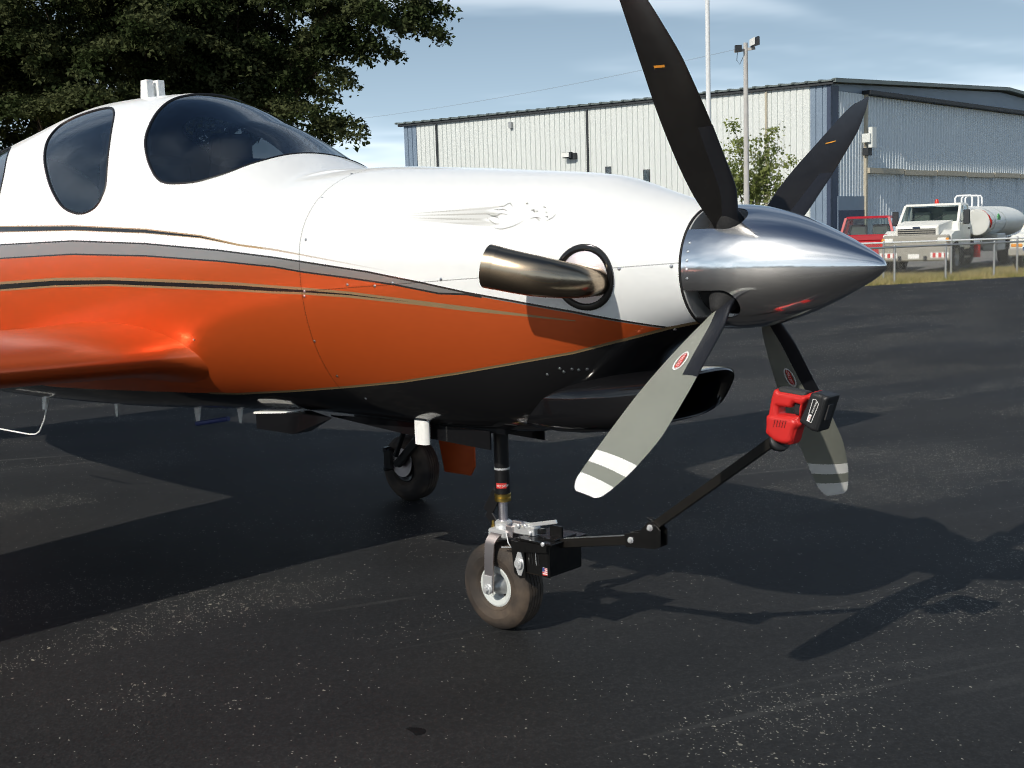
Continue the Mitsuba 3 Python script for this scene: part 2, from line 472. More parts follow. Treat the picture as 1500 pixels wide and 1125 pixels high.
SLOPE = .026
gx = np.unique(np.concatenate([np.linspace(-14, 9, 93), np.array([-330, -160, -80, -40, -25, 16, 30, 60, 120, 300.])]))
gy = np.unique(np.concatenate([np.linspace(-4, 22, 131), np.array([-200, -90, -40, -20, -10, 30, 36.])]))
AP = shapely.Polygon([(q[0], q[1]) for q in (G0 - ed * 200, G0 + ed * 200, G0 + ed * 200 - en * 230, G0 - ed * 200 - en * 230)])
GX, GY = np.meshgrid(gx, gy, indexing='ij')
gi = np.arange(GX.size).reshape(GX.shape)
gq = np.stack([gi[:-1, :-1], gi[1:, :-1], gi[1:, 1:], gi[:-1, 1:]], -1).reshape(-1, 4)
gV = np.column_stack([GX.ravel(), GY.ravel()])
cells = shapely.polygons(gV[gq])
ok = shapely.covers(AP, cells)
gF = [gq[ok][:, [0, 1, 2]], gq[ok][:, [0, 2, 3]]]
gE, nb_ = [], len(gV)
for c in cells[~ok]:
    k = c.intersection(AP)
    if k.geom_type == 'Polygon' and k.area > 1e-6:
        v, f_ = trimesh.creation.triangulate_polygon(k, engine='earcut')
        gE.append(v)
        gF.append(f_ + nb_)
        nb_ += len(v)
gV = np.concatenate([gV] + gE)
am = trimesh.Trimesh(np.column_stack([gV, ground_z(gV[:, 0], gV[:, 1])]), np.concatenate(gF), process=False)
am.remove_unreferenced_vertices()
am.faces[am.face_normals[:, 2] < 0] = am.faces[am.face_normals[:, 2] < 0][:, ::-1]
obj('apron', am, 'asphalt', kind='structure', smooth=True)
Y0 = G0 + en * 5.2
obj('yard', sheet([Y0 - ed * 200, Y0 + ed * 200, Y0 + ed * 200 + en * 120, Y0 - ed * 200 + en * 120], -.004), 'yard_paving', kind='structure', smooth=False)

obj('verge', sheet([G0 - ed * 200, G0 + ed * 200, Y0 + ed * 200, Y0 - ed * 200], -.008), 'dry_ground', kind='structure', smooth=False)
# dry grass along the verge
V, F = [], []
g = np.random.default_rng(3)
for i in range(26000):
    p = G0 + ed * g.uniform(-6, 14) + en * (g.uniform(0.0, 1) ** 1.1 * 5.3 + .04 * g.normal())
    h = g.uniform(.04, .13) * (1.5 if g.random() < .1 else 1)
    a = g.uniform(0, 6.28)
    w = np.array([math.cos(a), math.sin(a), 0]) * g.uniform(.008, .02)
    t = np.array([g.normal(0, .03), g.normal(0, .03), h])
    k = len(V)
    V += [p - w, p + w, p + t]
    F.append((k, k + 1, k + 2))
obj('verge_grass', trimesh.Trimesh(np.array(V) + (0, 0, -.01), F, process=False), 'grass_blade', smooth=False, label='dry yellow grass strip between the asphalt and the chain link fence', cat='grass', kind='stuff')
# ------------------------------------------------------------------ the aircraft
A = thing('airplane', 'white and copper orange single propeller airplane with a polished spinner, on the dark apron', 'airplane')
XS = [-8.6, -7.4, -6.2, -5.2, -4.4, -3.7, -3.1, -2.6, -2.2, -1.95, -1.7, -1.3, -.9, -.55, -.3, -.13]
ZT = [1.794, 1.824, 1.956, 2.144, 2.273, 2.353, 2.331, 2.16, 1.961, 1.888, 1.885, 1.859, 1.824, 1.788, 1.715, 1.661]
ZB = [1.2, 0.8, 0.7, 0.7, 0.714, 0.735, 0.765, 0.796, 0.82, 0.822, 0.822, 0.82, 0.835, 0.955, 1.17, 1.253]
HW = [0.1, 0.36, 0.5, 0.62, 0.68, 0.7, 0.68, 0.65, 0.62, 0.6, 0.575, 0.525, 0.455, 0.375, 0.29, 0.204]
ZM = [1.62, 1.5, 1.45, 1.44, 1.45, 1.46, 1.465, 1.475, 1.485, 1.49, 1.49, 1.485, 1.475, 1.468, 1.462, 1.457]
NT = [2.0, 2.0, 2.0, 2.1, 2.1, 2.1, 2.1, 2.1, 2.15, 2.25, 2.3, 2.3, 2.3, 2.2, 2.1, 2.0]
NB = [2.0, 2.0, 2.1, 2.2, 2.25, 2.25, 2.2, 2.15, 2.12, 2.12, 2.12, 2.12, 2.1, 2.05, 2.0, 2.0]
HUB = np.array([0, 0, 1.457])


def tables(x):
    return [pchip(XS, t, x) for t in (ZT, ZB, HW, ZM, NT, NB)]


def skin(x, ph, off=0.0):
    zt, zb, w, zm, nt, nb = tables(x)
    c, s = np.cos(ph), np.sin(ph)
    n, H = np.where(s >= 0, nt, nb), np.where(s >= 0, zt - zm, zm - zb)
    w, H = np.maximum(w + off, .01), np.maximum(H + off, .01)
    return np.stack([x + 0 * ph, w * np.sign(c) * np.abs(c) ** (2 / n), zm + H * np.sign(s) * np.abs(s) ** (2 / n)], -1)


def skin_normal(x, ph, off=0.0):
    e = 4e-3
    a = skin(x + e, ph, off) - skin(x - e, ph, off)
    b = skin(x, ph + e, off) - skin(x, ph - e, off)
    n = np.cross(b, a)
    return n / np.maximum(np.linalg.norm(n, axis=-1, keepdims=True), 1e-12)


def angle_at(x, y, z):
    zt, zb, w, zm, nt, nb = tables(np.asarray(x, float))
    n, H = np.where(z >= zm, nt, nb), np.where(z >= zm, zt - zm, zm - zb)
    c = np.sign(y) * np.abs(y / w) ** (n / 2)
    s = np.sign(z - zm) * np.abs(np.clip((z - zm) / H, -1, 1)) ** (n / 2)
    return np.arctan2(s, c)


def on_skin(p, off=0.0):
    """Nearest point of the skin with the same x and height, that far proud of it."""
    p = np.asarray(p, float)
    a = angle_at(p[..., 0], p[..., 1], p[..., 2])
    return skin(p[..., 0], a) + off * skin_normal(p[..., 0], a)


# outlines of the glazing on the right side, as points on the skin
WS = [(-3.0260000000000002, .0, 2.3259999999999996), (-3.028, -.09, 2.316), (-3.029, -.2, 2.289), (-2.99, -.305, 2.232), (-2.931, -.403, 2.146), (-2.874, -.466, 2.066), (-2.785, -.512, 1.978), (-2.682, -.542, 1.899), (-2.605, -.547, 1.865), (-2.513, -.533, 1.855), (-2.401, -.495, 1.86), (-2.308, -.417, 1.891), (-2.261, -.293, 1.937), (-2.25, -.206, 1.959), (-2.251, .0, 1.963)]
W2 = [(-3.513, -.276, 2.288), (-3.318, -.362, 2.227), (-3.137, -.494, 2.084), (-3.02, -.589, 1.908), (-3.009, -.618, 1.833), (-3.053, -.639, 1.773), (-3.175, -.651, 1.75), (-3.332, -.65, 1.784), (-3.47, -.629, 1.865), (-3.617, -.582, 1.978), (-3.726, -.529, 2.067), (-3.82, -.45, 2.158), (-3.84, -.36, 2.225), (-3.70, -.29, 2.27)]
W3 = [(-4.64, -.33, 2.145), (-4.514, -.336, 2.161), (-4.38, -.40, 2.12), (-4.157, -.537, 2.001), (-4.077, -.61, 1.873), (-4.10, -.64, 1.80), (-4.22, -.65, 1.76), (-4.45, -.62, 1.80), (-4.70, -.54, 1.90), (-4.86, -.43, 2.02), (-4.82, -.36, 2.10)]


def outline(pts, closed):
    q = np.array(pts)
    ph = angle_at(q[:, 0], q[:, 1], q[:, 2])
    ph = np.where(ph < -np.pi / 2, ph + 2 * np.pi, ph)
    q = np.column_stack([q[:, 0], ph])
    if closed:
        q = np.concatenate([q, q[:1]])
    d = np.concatenate([[0], np.cumsum(np.hypot(*np.diff(q, axis=0).T))])
    # Catmull-Rom through the points
    out = []
    n = len(q)
    for i in range(n - 1):
        p0 = q[i - 1] if i else (q[-2] if closed else q[0])
        p3 = q[i + 2] if i + 2 < n else (q[1] if closed else q[-1])
        for t in np.arange(6) / 6:
            out.append(.5 * (2 * q[i] + (q[i + 1] - p0) * t + (2 * p0 - 5 * q[i] + 4 * q[i + 1] - p3) * t * t + (3 * q[i] - p0 - 3 * q[i + 1] + p3) * t**3))
    if not closed:
        out.append(q[-1])
    return np.array(out)


flip = lambda o: np.column_stack([o[:, 0], np.pi - o[:, 1]])
ws = outline(WS, False)
PANES = {'windshield': np.concatenate([ws, flip(ws)[::-1][1:-1]])}
for nm, w in (('side_window', W2), ('rear_window', W3)):
    o = outline(w, True)
    PANES[nm], PANES[nm + '_001'] = o, flip(o)
POLYS = {k: shapely.Polygon(v).buffer(0) for k, v in PANES.items()}
ALLP = shapely.union_all(list(POLYS.values()))


def cut_skin(xs, phs, off, keep):
    """The skin over a grid, keep = +1 outside the glazing or a polygon to keep the inside of; exact along the outline."""
    V, F, base = [], [], 0
    X, PH = np.meshgrid(xs, phs, indexing='ij')
    x0, x1, p0, p1 = X[:-1, :-1].ravel(), X[1:, :-1].ravel(), PH[:-1, :-1].ravel(), PH[:-1, 1:].ravel()
    cells = shapely.box(np.minimum(x0, x1), p0, np.maximum(x0, x1), p1)
    poly = ALLP if keep is None else keep
    shapely.prepare(poly)
    edge = shapely.intersects(cells, poly.boundary)
    ins = shapely.contains_xy(poly, (x0 + x1) / 2, (p0 + p1) / 2)
    full = ~edge & (~ins if keep is None else ins)
    i = np.arange(X.size).reshape(X.shape)
    q = np.stack([i[:-1, :-1], i[1:, :-1], i[1:, 1:], i[:-1, 1:]], -1).reshape(-1, 4)[full]
    V.append(np.column_stack([X.ravel(), PH.ravel()]))
    F += [q[:, [0, 1, 2]], q[:, [0, 2, 3]]]
    base = X.size
    for c in cells[edge]:
        g = c.difference(poly) if keep is None else c.intersection(poly)
        for k in getattr(g, 'geoms', [g]):
            if k.geom_type != 'Polygon' or k.area < 1e-10:
                continue
            v, f = trimesh.creation.triangulate_polygon(k, engine='earcut')
            V.append(v)
            a = v[f]
            u1, u2 = a[:, 1] - a[:, 0], a[:, 2] - a[:, 0]
            ar = u1[:, 0] * u2[:, 1] - u1[:, 1] * u2[:, 0]
            f = np.where((ar < 0)[:, None], f[:, ::-1], f)
            if xs[1] < xs[0]:
                f = f[:, ::-1]
            F.append(f + base)
            base += len(v)
    V, F = np.concatenate(V), np.concatenate(F)
    used = np.unique(F)
    re = np.zeros(len(V), int)
    re[used] = np.arange(len(used))
    V, F = V[used], re[F]
    P, Nn = skin(V[:, 0], V[:, 1], off), skin_normal(V[:, 0], V[:, 1], off)
    return P, F, Nn


def smooth_shape(key, P, F, Nn, mat):
    path = meshkit.write_ply((P, F), True, normals=Nn)
    scene[key] = {'type': 'ply', 'filename': path, 'face_normals': False, 'bsdf': {'type': 'ref', 'id': mat}}
    return key


xs_f = np.concatenate([np.linspace(-.13, -2.1, 130)[:-1], np.linspace(-2.1, -4.95, 150)[:-1], np.linspace(-4.95, -8.6, 60)])
ph_f = np.linspace(-np.pi / 2, np.pi * 1.5, 181)
smooth_shape(A + '__fuselage', *cut_skin(xs_f, ph_f, 0.0, None), 'livery_paint')
xs_l = np.linspace(-2.02, -5.0, 110)
smooth_shape(A + '__cabin_lining', *cut_skin(xs_l, np.linspace(-np.pi / 2, np.pi * 1.5, 121), -.02, None), 'cabin_trim')
xs_g = np.linspace(-2.1, -4.95, 120)
for nm, pg in POLYS.items():
    lo, hi = pg.bounds[1], pg.bounds[3]
    xa, xb = pg.bounds[0], pg.bounds[2]
    key = A + '__' + nm
    smooth_shape(key, *cut_skin(np.linspace(xb + .005, xa - .005, 60), np.linspace(lo - .01, hi + .01, 50), -.003, pg), 'tinted_glass')
    o = PANES[nm]
    o = np.concatenate([o, o[:1]])
    obj('seal', tube(skin(o[:, 0], o[:, 1], -.002), .0065, 6, False), 'window_seal', key, smooth=True)
labels[A + '__windshield'] = {'label': 'dark tinted one piece windshield'}

# the cabin behind the glass
glare = hull([(-2.25, y, z) for y in (-.30, .30) for z in (1.80, 1.86)] + [(-2.62, y, z) for y in (-.5, .5) for z in (1.74, 1.84)])
obj('glare_shield', glare, 'dark_inside', A)
for y in (-.3, .3):
    st = obj('seat', cat_([box((-3.22, y, 1.72), (.14, .44, .62), .03, R=trimesh.transformations.rotation_matrix(.25, (0, 1, 0))[:3, :3].tolist()), box((-2.98, y, 1.42), (.5, .46, .14), .03)]), 'cabin_trim', A)
    obj('headrest', box((-3.32, y, 2.08), (.09, .25, .17), .03), 'tool_grip', st)
obj('control_yoke', cat_([rod((-2.6, -.28, 1.72), (-2.72, -.28, 1.74), .015), tube([(-2.72, -.40, 1.82), (-2.72, -.40, 1.74), (-2.72, -.28, 1.71), (-2.72, -.16, 1.74), (-2.72, -.16, 1.82)], .013)]), 'tool_grip', A)

# spinner, with rounded cut-outs for the blades
sp = [(-.12, .204), (-.06, .2045), (0, .2025), (.06, .196), (.12, .1835), (.18, .1665), (.24, .1445), (.30, .118), (.36, .0885), (.41, .061), (.445, .040), (.468, .022), (.478, .010), (.481, .0)]
xs_s = np.array([a for a, b in sp])
prof = [(x, float(pchip(xs_s, [b for a, b in sp], x))) for x in np.concatenate([np.linspace(-.12, .44, 60), np.linspace(.445, .481, 14)])]
outer = to_man(lathe(HUB, (1, 0, 0), prof, 128))
inner = to_man(lathe(HUB, (1, 0, 0), [(-.13, .2)] + [(x, max(r - .004, 0)) for x, r in prof if x < .47], 128))
shell = outer - inner
TH = -.168
BLADE_ANGLES = [math.atan2(sz, sy) + TH for sy, sz in ((-1, 1), (1, 1), (-1, -1), (1, -1))]


def blade_axes(a):
    e = np.array([0, math.cos(a), math.sin(a)])
    return e, np.cross([1, 0, 0], e)


for a in BLADE_ANGLES:
    e, n = blade_axes(a)
    pr = shapely.union_all([shapely.Point(.012, 0).buffer(.056, 32), shapely.box(-.2, -.056, .012, .056)])
    slot = trimesh.creation.extrude_polygon(pr, .3, engine='earcut')
    M = np.eye(4)
    M[:3, 0], M[:3, 1], M[:3, 2], M[:3, 3] = (1, 0, 0), -n, e, HUB + e * .1
    slot.apply_transform(M)
    if np.linalg.det(M[:3, :3]) < 0:
        slot.invert()
    shell = shell - to_man(slot)
spn = obj('spinner', from_man(shell), 'chrome', A, smooth=25, label='polished metal spinner cone')
sc = []
for k in range(44):
    t = k * 2 * math.pi / 44
    e = np.array([0, math.cos(t), math.sin(t)])
    if min(abs((t - b + math.pi) % (2 * math.pi) - math.pi) for b in BLADE_ANGLES) < .45:
        continue
    sc.append(lathe(HUB + e * .2043 + (-.098, 0, 0), e, [(0, .0045), (.0015, .0042), (.0025, .0025), (.003, 0)], 10))
obj('screw_row', cat_(sc), 'screw_head', spn, kind='stuff')
obj('bulkhead', lathe(HUB, (1, 0, 0), [(-.126, .198), (-.118, .198), (-.118, .13), (-.118, .02)], 48), 'zinc', spn)
obj('hub', cat_([lathe(HUB, (1, 0, 0), [(-.115, .10), (-.10, .155), (.07, .155), (.12, .12), (.2, .05), (.2, 0)], 32)]), 'dark_inside', A)
obj('nose_ring', ring_mesh(HUB, (1, 0, 0), [(-.131, .19), (-.131, .2025), (-.124, .2025), (-.124, .19)], 64), 'dark_inside', A)

# four blades, feathered, with twist
RK = [.2, .32, .45, .6, .75, .9, 1.0, 1.045]
LE = [.022, .053, .059, .066, .067, .047, .020, .002]
TE = [-.066, -.091, -.102, -.106, -.102, -.097, -.092, -.078]
BK, BV = [.2, .5, 1.05], np.radians([-20.0, -4.4, 21.3])


THRUST_TILT = trimesh.transformations.rotation_matrix(-.029, (0, 1, 0))[:3, :3]


def blade_point(a, r, s, t):
    """Radius r, chord position s, height t off the chord plane (positive = dark side)."""
    e, n = blade_axes(a)
    b = pchip(BK, BV, r)
    ch = np.cos(b)[..., None] * np.array([1, 0, 0]) + np.sin(b)[..., None] * n
    nn = -np.sin(b)[..., None] * np.array([1, 0, 0]) + np.cos(b)[..., None] * n
    q = np.array([.0285, 0, 0]) + r[..., None] * e + s[..., None] * ch + t[..., None] * nn
    q = q @ THRUST_TILT.T                                         # the thrust line points slightly up
    return HUB + np.array([0, -.012, -.005]) + q


def blade_section(r, c):
    """Chord positions and half thickness at parameter c in [0, 1] from leading to trailing edge."""
    le, te = pchip(RK, LE, r), pchip(RK, TE, r)
    tipf = np.clip((1.0475 - r) / .014, 0, 1) ** .5
    mid = (le * .45 + te * .55)
    le, te = mid + (le - mid) * (.72 + .28 * tipf), mid + (te - mid) * (.72 + .28 * tipf)
    s = le + (te - le) * c
    th = (.145 * np.clip((.55 - r) / .4, 0, 1) ** 1.3 + .06 - .035 * np.clip((r - .5) / .5, 0, 1)) * (le - te)
    y = th * (1.4845 * np.sqrt(c) - .63 * c - 1.758 * c**2 + 1.4215 * c**3 - .518 * c**4) * 1.0
    y = y * np.clip((1.0485 - r) / .02, .15, 1)
    camb = .03 * (le - te) * 4 * c * (1 - c)
    return s, -camb - y, -camb + y      # the pale face is the cambered one, on the -n side


rr = np.concatenate([np.linspace(.13, .2, 6)[:-1], np.linspace(.2, 1.0, 60)[:-1], np.linspace(1.0, 1.0475, 16)])
cc = (1 - np.cos(np.linspace(0, np.pi, 27))) / 2
LOGO_R, LOGO_S = .47, -.025
for k, a in enumerate(BLADE_ANGLES):
    Rr, Cc = np.meshgrid(rr, cc, indexing='ij')
    s, lo, hi = blade_section(np.maximum(Rr, .2), Cc)
    P0, P1 = blade_point(a, Rr, s, lo), blade_point(a, Rr, s, hi)
    nr, nc = Rr.shape
    i = np.arange(nr * nc).reshape(nr, nc)
    f = np.concatenate([np.stack([i[:-1, :-1], i[1:, :-1], i[1:, 1:]], -1).reshape(-1, 3), np.stack([i[:-1, :-1], i[1:, 1:], i[:-1, 1:]], -1).reshape(-1, 3)])
    capV = np.array([P0[-1].mean(0)])
    V = np.concatenate([P0.reshape(-1, 3), P1.reshape(-1, 3)])
    Fm = np.concatenate([f, f[:, ::-1] + nr * nc])
    tip = np.concatenate([np.stack([i[-1, :-1], i[-1, :-1] + nr * nc, i[-1, 1:]], -1), np.stack([i[-1, 1:], i[-1, :-1] + nr * nc, i[-1, 1:] + nr * nc], -1)])
    Fm = np.concatenate([Fm, tip])
    uv = np.concatenate([np.stack([Rr.ravel(), s.ravel()], -1), np.stack([Rr.ravel(), s.ravel() + 20], -1)])
    bl = obj('propeller_blade', trimesh.Trimesh(V, Fm, process=False), 'blade_paint', A, smooth=True, uv=uv)
    e, n = blade_axes(a)
    obj('shank', tube([HUB + e * .08, HUB + e * .15, HUB + e * .19, HUB + e * .23], [.055, .052, .044, .02], 24), 'dark_inside', bl, smooth=True)
    # rubber boot wrapped round the leading edge
    rb = np.linspace(.17, .535, 30)
    cb = np.linspace(0, 1, 12)
    rows = []
    for r in rb:
        r_ = max(r, .2)
        le, te = pchip(RK, LE, r_), pchip(RK, TE, r_)
        w = (.052 - .012 * (r - .2)) / (le - te)
        c2 = w * cb ** 1.6
        s_, l_, h_ = blade_section(np.full(12, r_), c2)
        R1 = np.full(12, r)
        rows.append(np.concatenate([blade_point(a, R1, s_ + .0012 * (1 - cb), l_ - .0012)[::-1], blade_point(a, R1, s_ + .0012 * (1 - cb), h_ + .0012)[1:]]))
    rows = np.array(rows)
    i = np.arange(rows.shape[0] * rows.shape[1]).reshape(rows.shape[:2])
    f = np.concatenate([np.stack([i[:-1, :-1], i[1:, :-1], i[1:, 1:]], -1).reshape(-1, 3), np.stack([i[:-1, :-1], i[1:, 1:], i[:-1, 1:]], -1).reshape(-1, 3)])
    obj('deice_boot', trimesh.Trimesh(rows.reshape(-1, 3), f, process=False), 'deice_boot', bl, smooth=True)
    # maker's oval on the pale face and the yellow bar on the dark one

    def face_patch(u, v, side, lift):
        """u along the blade outwards, v along the chord, metres from the decal's centre."""
        r, s = LOGO_R + u, LOGO_S + v
        le, te = pchip(RK, LE, r), pchip(RK, TE, r)
        c = np.clip((le - s) / (le - te), .01, .99)
        s2, l_, h_ = blade_section(r, c)
        return blade_point(a, r, s2, (l_ - lift) if side < 0 else (h_ + lift))

    def decal(poly, side, lift):
        v, f = trimesh.creation.triangulate_polygon(poly, engine='earcut')
        m = trimesh.Trimesh(np.column_stack([v, 0 * v[:, 0]]), f, process=False).subdivide_to_size(.012)
        return trimesh.Trimesh(face_patch(m.vertices[:, 0], m.vertices[:, 1], side, lift), m.faces, process=False)
    oval = shapely.affinity.rotate(shapely.affinity.scale(shapely.Point(0, 0).buffer(1, 24), .043, .0215), 0)
    inn = shapely.affinity.scale(oval, .86, .78)
    obj('decal_rim', decal(oval.difference(inn), -1, .0012), 'decal_white', bl, smooth=True)
    obj('decal_field', decal(shapely.affinity.scale(oval, .8, .66).intersection(shapely.box(-.05, -.0105, .05, .0105)), -1, .0014), 'decal_red', bl, smooth=True)
    tm = meshkit.text_mesh('HARTZELL', .011, .0002)
    tv = np.array(tm.vertices)
    tv[:, :2] -= (tv[:, :2].max(0) + tv[:, :2].min(0)) / 2
    obj('decal_lettering', trimesh.Trimesh(face_patch(tv[:, 0], -tv[:, 1], -1, .002), tm.faces, process=False), 'decal_white', bl, smooth=False)
    br_ = shapely.box(.275, -.03, .283, .012)
    obj('balance_mark', decal(br_, 1, .0015), 'decal_orange', bl, smooth=True)

# exhaust stack, right and left
for sgn, nmx in ((-1, ''), (1, '')):
    m_ = np.array([1, -sgn * 1.0, 1]) if sgn < 0 else np.array([1, 1, 1])
    fl = np.array([1, sgn, 1])
    path = np.array([(-.425, .16, 1.422), (-.40, .25, 1.422), (-.37, .32, 1.423), (-.356, .38, 1.425), (-.36, .437, 1.430), (-.386, .49, 1.438), (-.432, .53, 1.448), (-.485, .56, 1.460), (-.54, .583, 1.473), (-.60, .602, 1.487)]) * fl
    t = np.linspace(0, 1, len(path))
    tt = np.linspace(0, 1, 48)
    pth = np.stack([np.interp(tt, t, path[:, k]) for k in range(3)], 1)
    for _ in range(16):
        pth[1:-1] = (pth[:-2] + 2 * pth[1:-1] + pth[2:]) / 4
    rad = np.interp(tt, [0, .3, .5, .7, 1], [.044, .048, .057, .066, .071])
    d = np.gradient(pth, axis=0)
    d /= np.linalg.norm(d, axis=1)[:, None]
    k_ = 48
    an = np.arange(k_) * 2 * np.pi / k_
    rings, inner_r = [], []
    for p, dd, r in zip(pth, d, rad):
        s_ = np.cross(dd, (0, 0, 1.0))
        s_ /= np.linalg.norm(s_)
        u_ = np.cross(s_, dd)
        rings.append(p + r * (.82 * np.cos(an)[:, None] * s_ + np.sin(an)[:, None] * u_))
        inner_r.append(p + (r - .002) * (.82 * np.cos(an)[:, None] * s_ + np.sin(an)[:, None] * u_))
    stack = loft(rings + inner_r[::-1], False)
    stack.fix_normals()
    ex = obj('exhaust_stack', stack, 'exhaust_steel', A, smooth=50, label='polished bronze tinted exhaust pipe')
    # end rim
    obj('end_band', loft([rings[-4] + (rings[-4] - pth[-4]) * .012, rings[-1] + (rings[-1] - pth[-1]) * .012], False), 'exhaust_steel', ex, smooth=True)
    # oval opening in the cowling: gloss rim, bright heat shield, dark opening
    cx_, cz_, ax_, az_ = -.418, 1.438, .098, .110
    a2 = np.linspace(0, 2 * np.pi, 65)
    loop = np.stack([cx_ + ax_ * np.cos(a2), np.full(65, .4 * sgn), cz_ + az_ * np.sin(a2)], 1)
    lo_ = on_skin(np.stack([loop[:, 0], loop[:, 1] * 0 + sgn * .35, loop[:, 2]], 1), .002)

    def at_xz(x, z, off):
        zt, zb, w, zm, nt, nb = tables(np.asarray(x, float))
        n_, H = np.where(z >= zm, nt, nb), np.where(z >= zm, zt - zm, zm - zb)
        s_ = np.abs((z - zm) / H) ** (n_ / 2)
        c_ = np.sqrt(np.maximum(1 - s_**2, 0))
        ph = np.arctan2(np.sign(z - zm) * s_, sgn * c_)
        return skin(x, ph) + off * skin_normal(x, ph)
    def band(f0, f1, off0, off1, dz=0.0):
        A0 = at_xz(cx_ + ax_ * f0 * np.cos(a2[:-1]), cz_ + az_ * f0 * np.sin(a2[:-1]), off0)
        A1 = at_xz(cx_ + ax_ * f1 * np.cos(a2[:-1]), cz_ + az_ * f1 * np.sin(a2[:-1]), off1)
        return [A0, A1]
    rim = loft(band(1.0, .99, .001, .008) + band(.95, .84, .010, .009) + band(.79, .79, .005, .0015), False)
    ob = obj('exhaust_surround', rim, 'black_gloss', A, smooth=40)
    obj('heat_shield', loft(band(.79, .1, .002, .004), False), 'bright_steel', ob, smooth=True)
# chin scoop under the spinner
def scoop_ring(x, w, zt, zb, n=4.0, lean=0.0):
    a = np.arange(64) * 2 * np.pi / 64
    c, s = np.cos(a), np.sin(a)
    y = w * np.sign(c) * np.abs(c) ** (2 / n)
    z = (zt + zb) / 2 + (zt - zb) / 2 * np.sign(s) * np.abs(s) ** (2 / n)
    return np.stack([x + lean * (z - (zt + zb) / 2), y, z], 1)


sr = [scoop_ring(-1.0, .12, .98, .86, 3), scoop_ring(-.85, .19, 1.03, .86, 3), scoop_ring(-.74, .235, 1.062, .862, 3), scoop_ring(-.68, .255, 1.078, .864, 3.2), scoop_ring(-.55, .272, 1.09, .872, 3.4, .1), scoop_ring(-.38, .265, 1.10, .893, 3.6, .3),
      scoop_ring(-.25, .235, 1.108, .918, 3.6, .5), scoop_ring(-.21, .215, 1.108, .928, 3.4, .55), scoop_ring(-.197, .202, 1.101, .936, 3.2, .55), scoop_ring(-.205, .190, 1.092, .945, 3.2, .55), scoop_ring(-.24, .18, 1.085, .952, 3, .5), scoop_ring(-.5, .15, 1.06, .95, 3, .2), scoop_ring(-.7, .1, 1.03, .96, 3)]
obj('chin_scoop', loft(sr, True), 'black_gloss', A, smooth=60, label='glossy black chin air scoop')

# the bird's head: fine drawn lines
EAGLE = [[(-.771, 1.685), (-.76, 1.684), (-.753, 1.684), (-.736, 1.695), (-.723, 1.686), (-.713, 1.678)], [(-.784, 1.675), (-.766, 1.672), (-.747, 1.674), (-.726, 1.666)], [(-.805, 1.66), (-.784, 1.654), (-.761, 1.651), (-.752, 1.66), (-.735, 1.657), (-.717, 1.653)], [(-.783, 1.651), (-.765, 1.649), (-.747, 1.642)], [(-.797, 1.647), (-.775, 1.633), (-.756, 1.624), (-.74, 1.624)], [(-.761, 1.615), (-.748, 1.608), (-.724, 1.606), (-.689, 1.613), (-.667, 1.622), (-.651, 1.634)], [(-.64, 1.666), (-.631, 1.667), (-.621, 1.657)], [(-.619, 1.662), (-.612, 1.661)], [(-.673, 1.69), (-.663, 1.689)], [(-.604, 1.676), (-.596, 1.675), (-.586, 1.67)], [(-.585, 1.658), (-.576, 1.656)], [(-.569, 1.627), (-.55, 1.638), (-.544, 1.649)], [(-.633, 1.635), (-.619, 1.641), (-.604, 1.641), (-.589, 1.635)], [(-.611, 1.64), (-.592, 1.63)], [(-.58, 1.642), (-.569, 1.644), (-.569, 1.637)]]
ms = []
sgn = -1
for k, L in enumerate(EAGLE):
    q = np.array(L)
    t = np.linspace(0, len(q) - 1, len(q) * 6)
    q = np.stack([np.interp(t, np.arange(len(q)), q[:, j]) for j in (0, 1)], 1)
    for _ in range(2):
        q[1:-1] = (q[:-2] + 2 * q[1:-1] + q[2:]) / 4
    tn = np.gradient(q, axis=0)
    tn /= np.linalg.norm(tn, axis=1)[:, None]
    nn = np.column_stack([-tn[:, 1], tn[:, 0]])
    wdt = (.0011 if k not in (6, 7, 8) else .0024) * np.sin(np.linspace(.25, np.pi - .25, len(q)))[:, None]
    a_, b_ = q + nn * wdt, q - nn * wdt
    Pa, Pb = at_xz(a_[:, 0], a_[:, 1], .0022), at_xz(b_[:, 0], b_[:, 1], .0022)
    # the right side of the cowling
    Pa[:, 1], Pb[:, 1] = -np.abs(Pa[:, 1]), -np.abs(Pb[:, 1])
    n_ = len(q)
    i = np.arange(n_ - 1)
    ms.append(trimesh.Trimesh(np.concatenate([Pa, Pb]), np.concatenate([np.stack([i, i + 1, i + n_], 1), np.stack([i + 1, i + n_ + 1, i + n_], 1)]), process=False))
obj('bird_head_emblem', cat_(ms), 'decal_grey', A, smooth=False, label='grey airbrushed bird head with streaming feathers', kind='stuff')

# screws on the cowling
SC = [(-1.623, -.454, 1.752), (-1.651, -.277, 1.849), (-1.611, -.553, 1.593), (-.962, -.466, 1.438), (-1.395, -.536, 1.42), (-1.262, -.517, 1.415), (-1.177, -.504, 1.425), (-1.625, -.562, 1.395), (-1.629, -.561, 1.376), (-1.634, -.519, 1.197), (-1.602, -.441, 1.053), (-1.539, -.353, .956), (-.424, -.336, 1.466), (-.15, -.215, 1.468), (-.202, -.123, 1.256), (-.303, -.291, 1.464), (-.623, -.296, 1.097), (-.571, -.289, 1.121), (-.563, -.278, 1.108), (-.532, -.27, 1.119), (-.513, -.257, 1.116), (-.488, -.242, 1.118), (-2.397, -.579, 1.18)]
ms = []
for p in SC:
    for sg in (1, -1):
        q = np.array(p) * (1, sg, 1)
        a = angle_at(q[0], q[1], q[2])
        c, nn = skin(np.array(q[0]), a), skin_normal(np.array(q[0]), a)
        ms.append(lathe(c, nn, [(-.001, .0065), (.001, .006), (.0025, .004), (.003, 0)], 10))
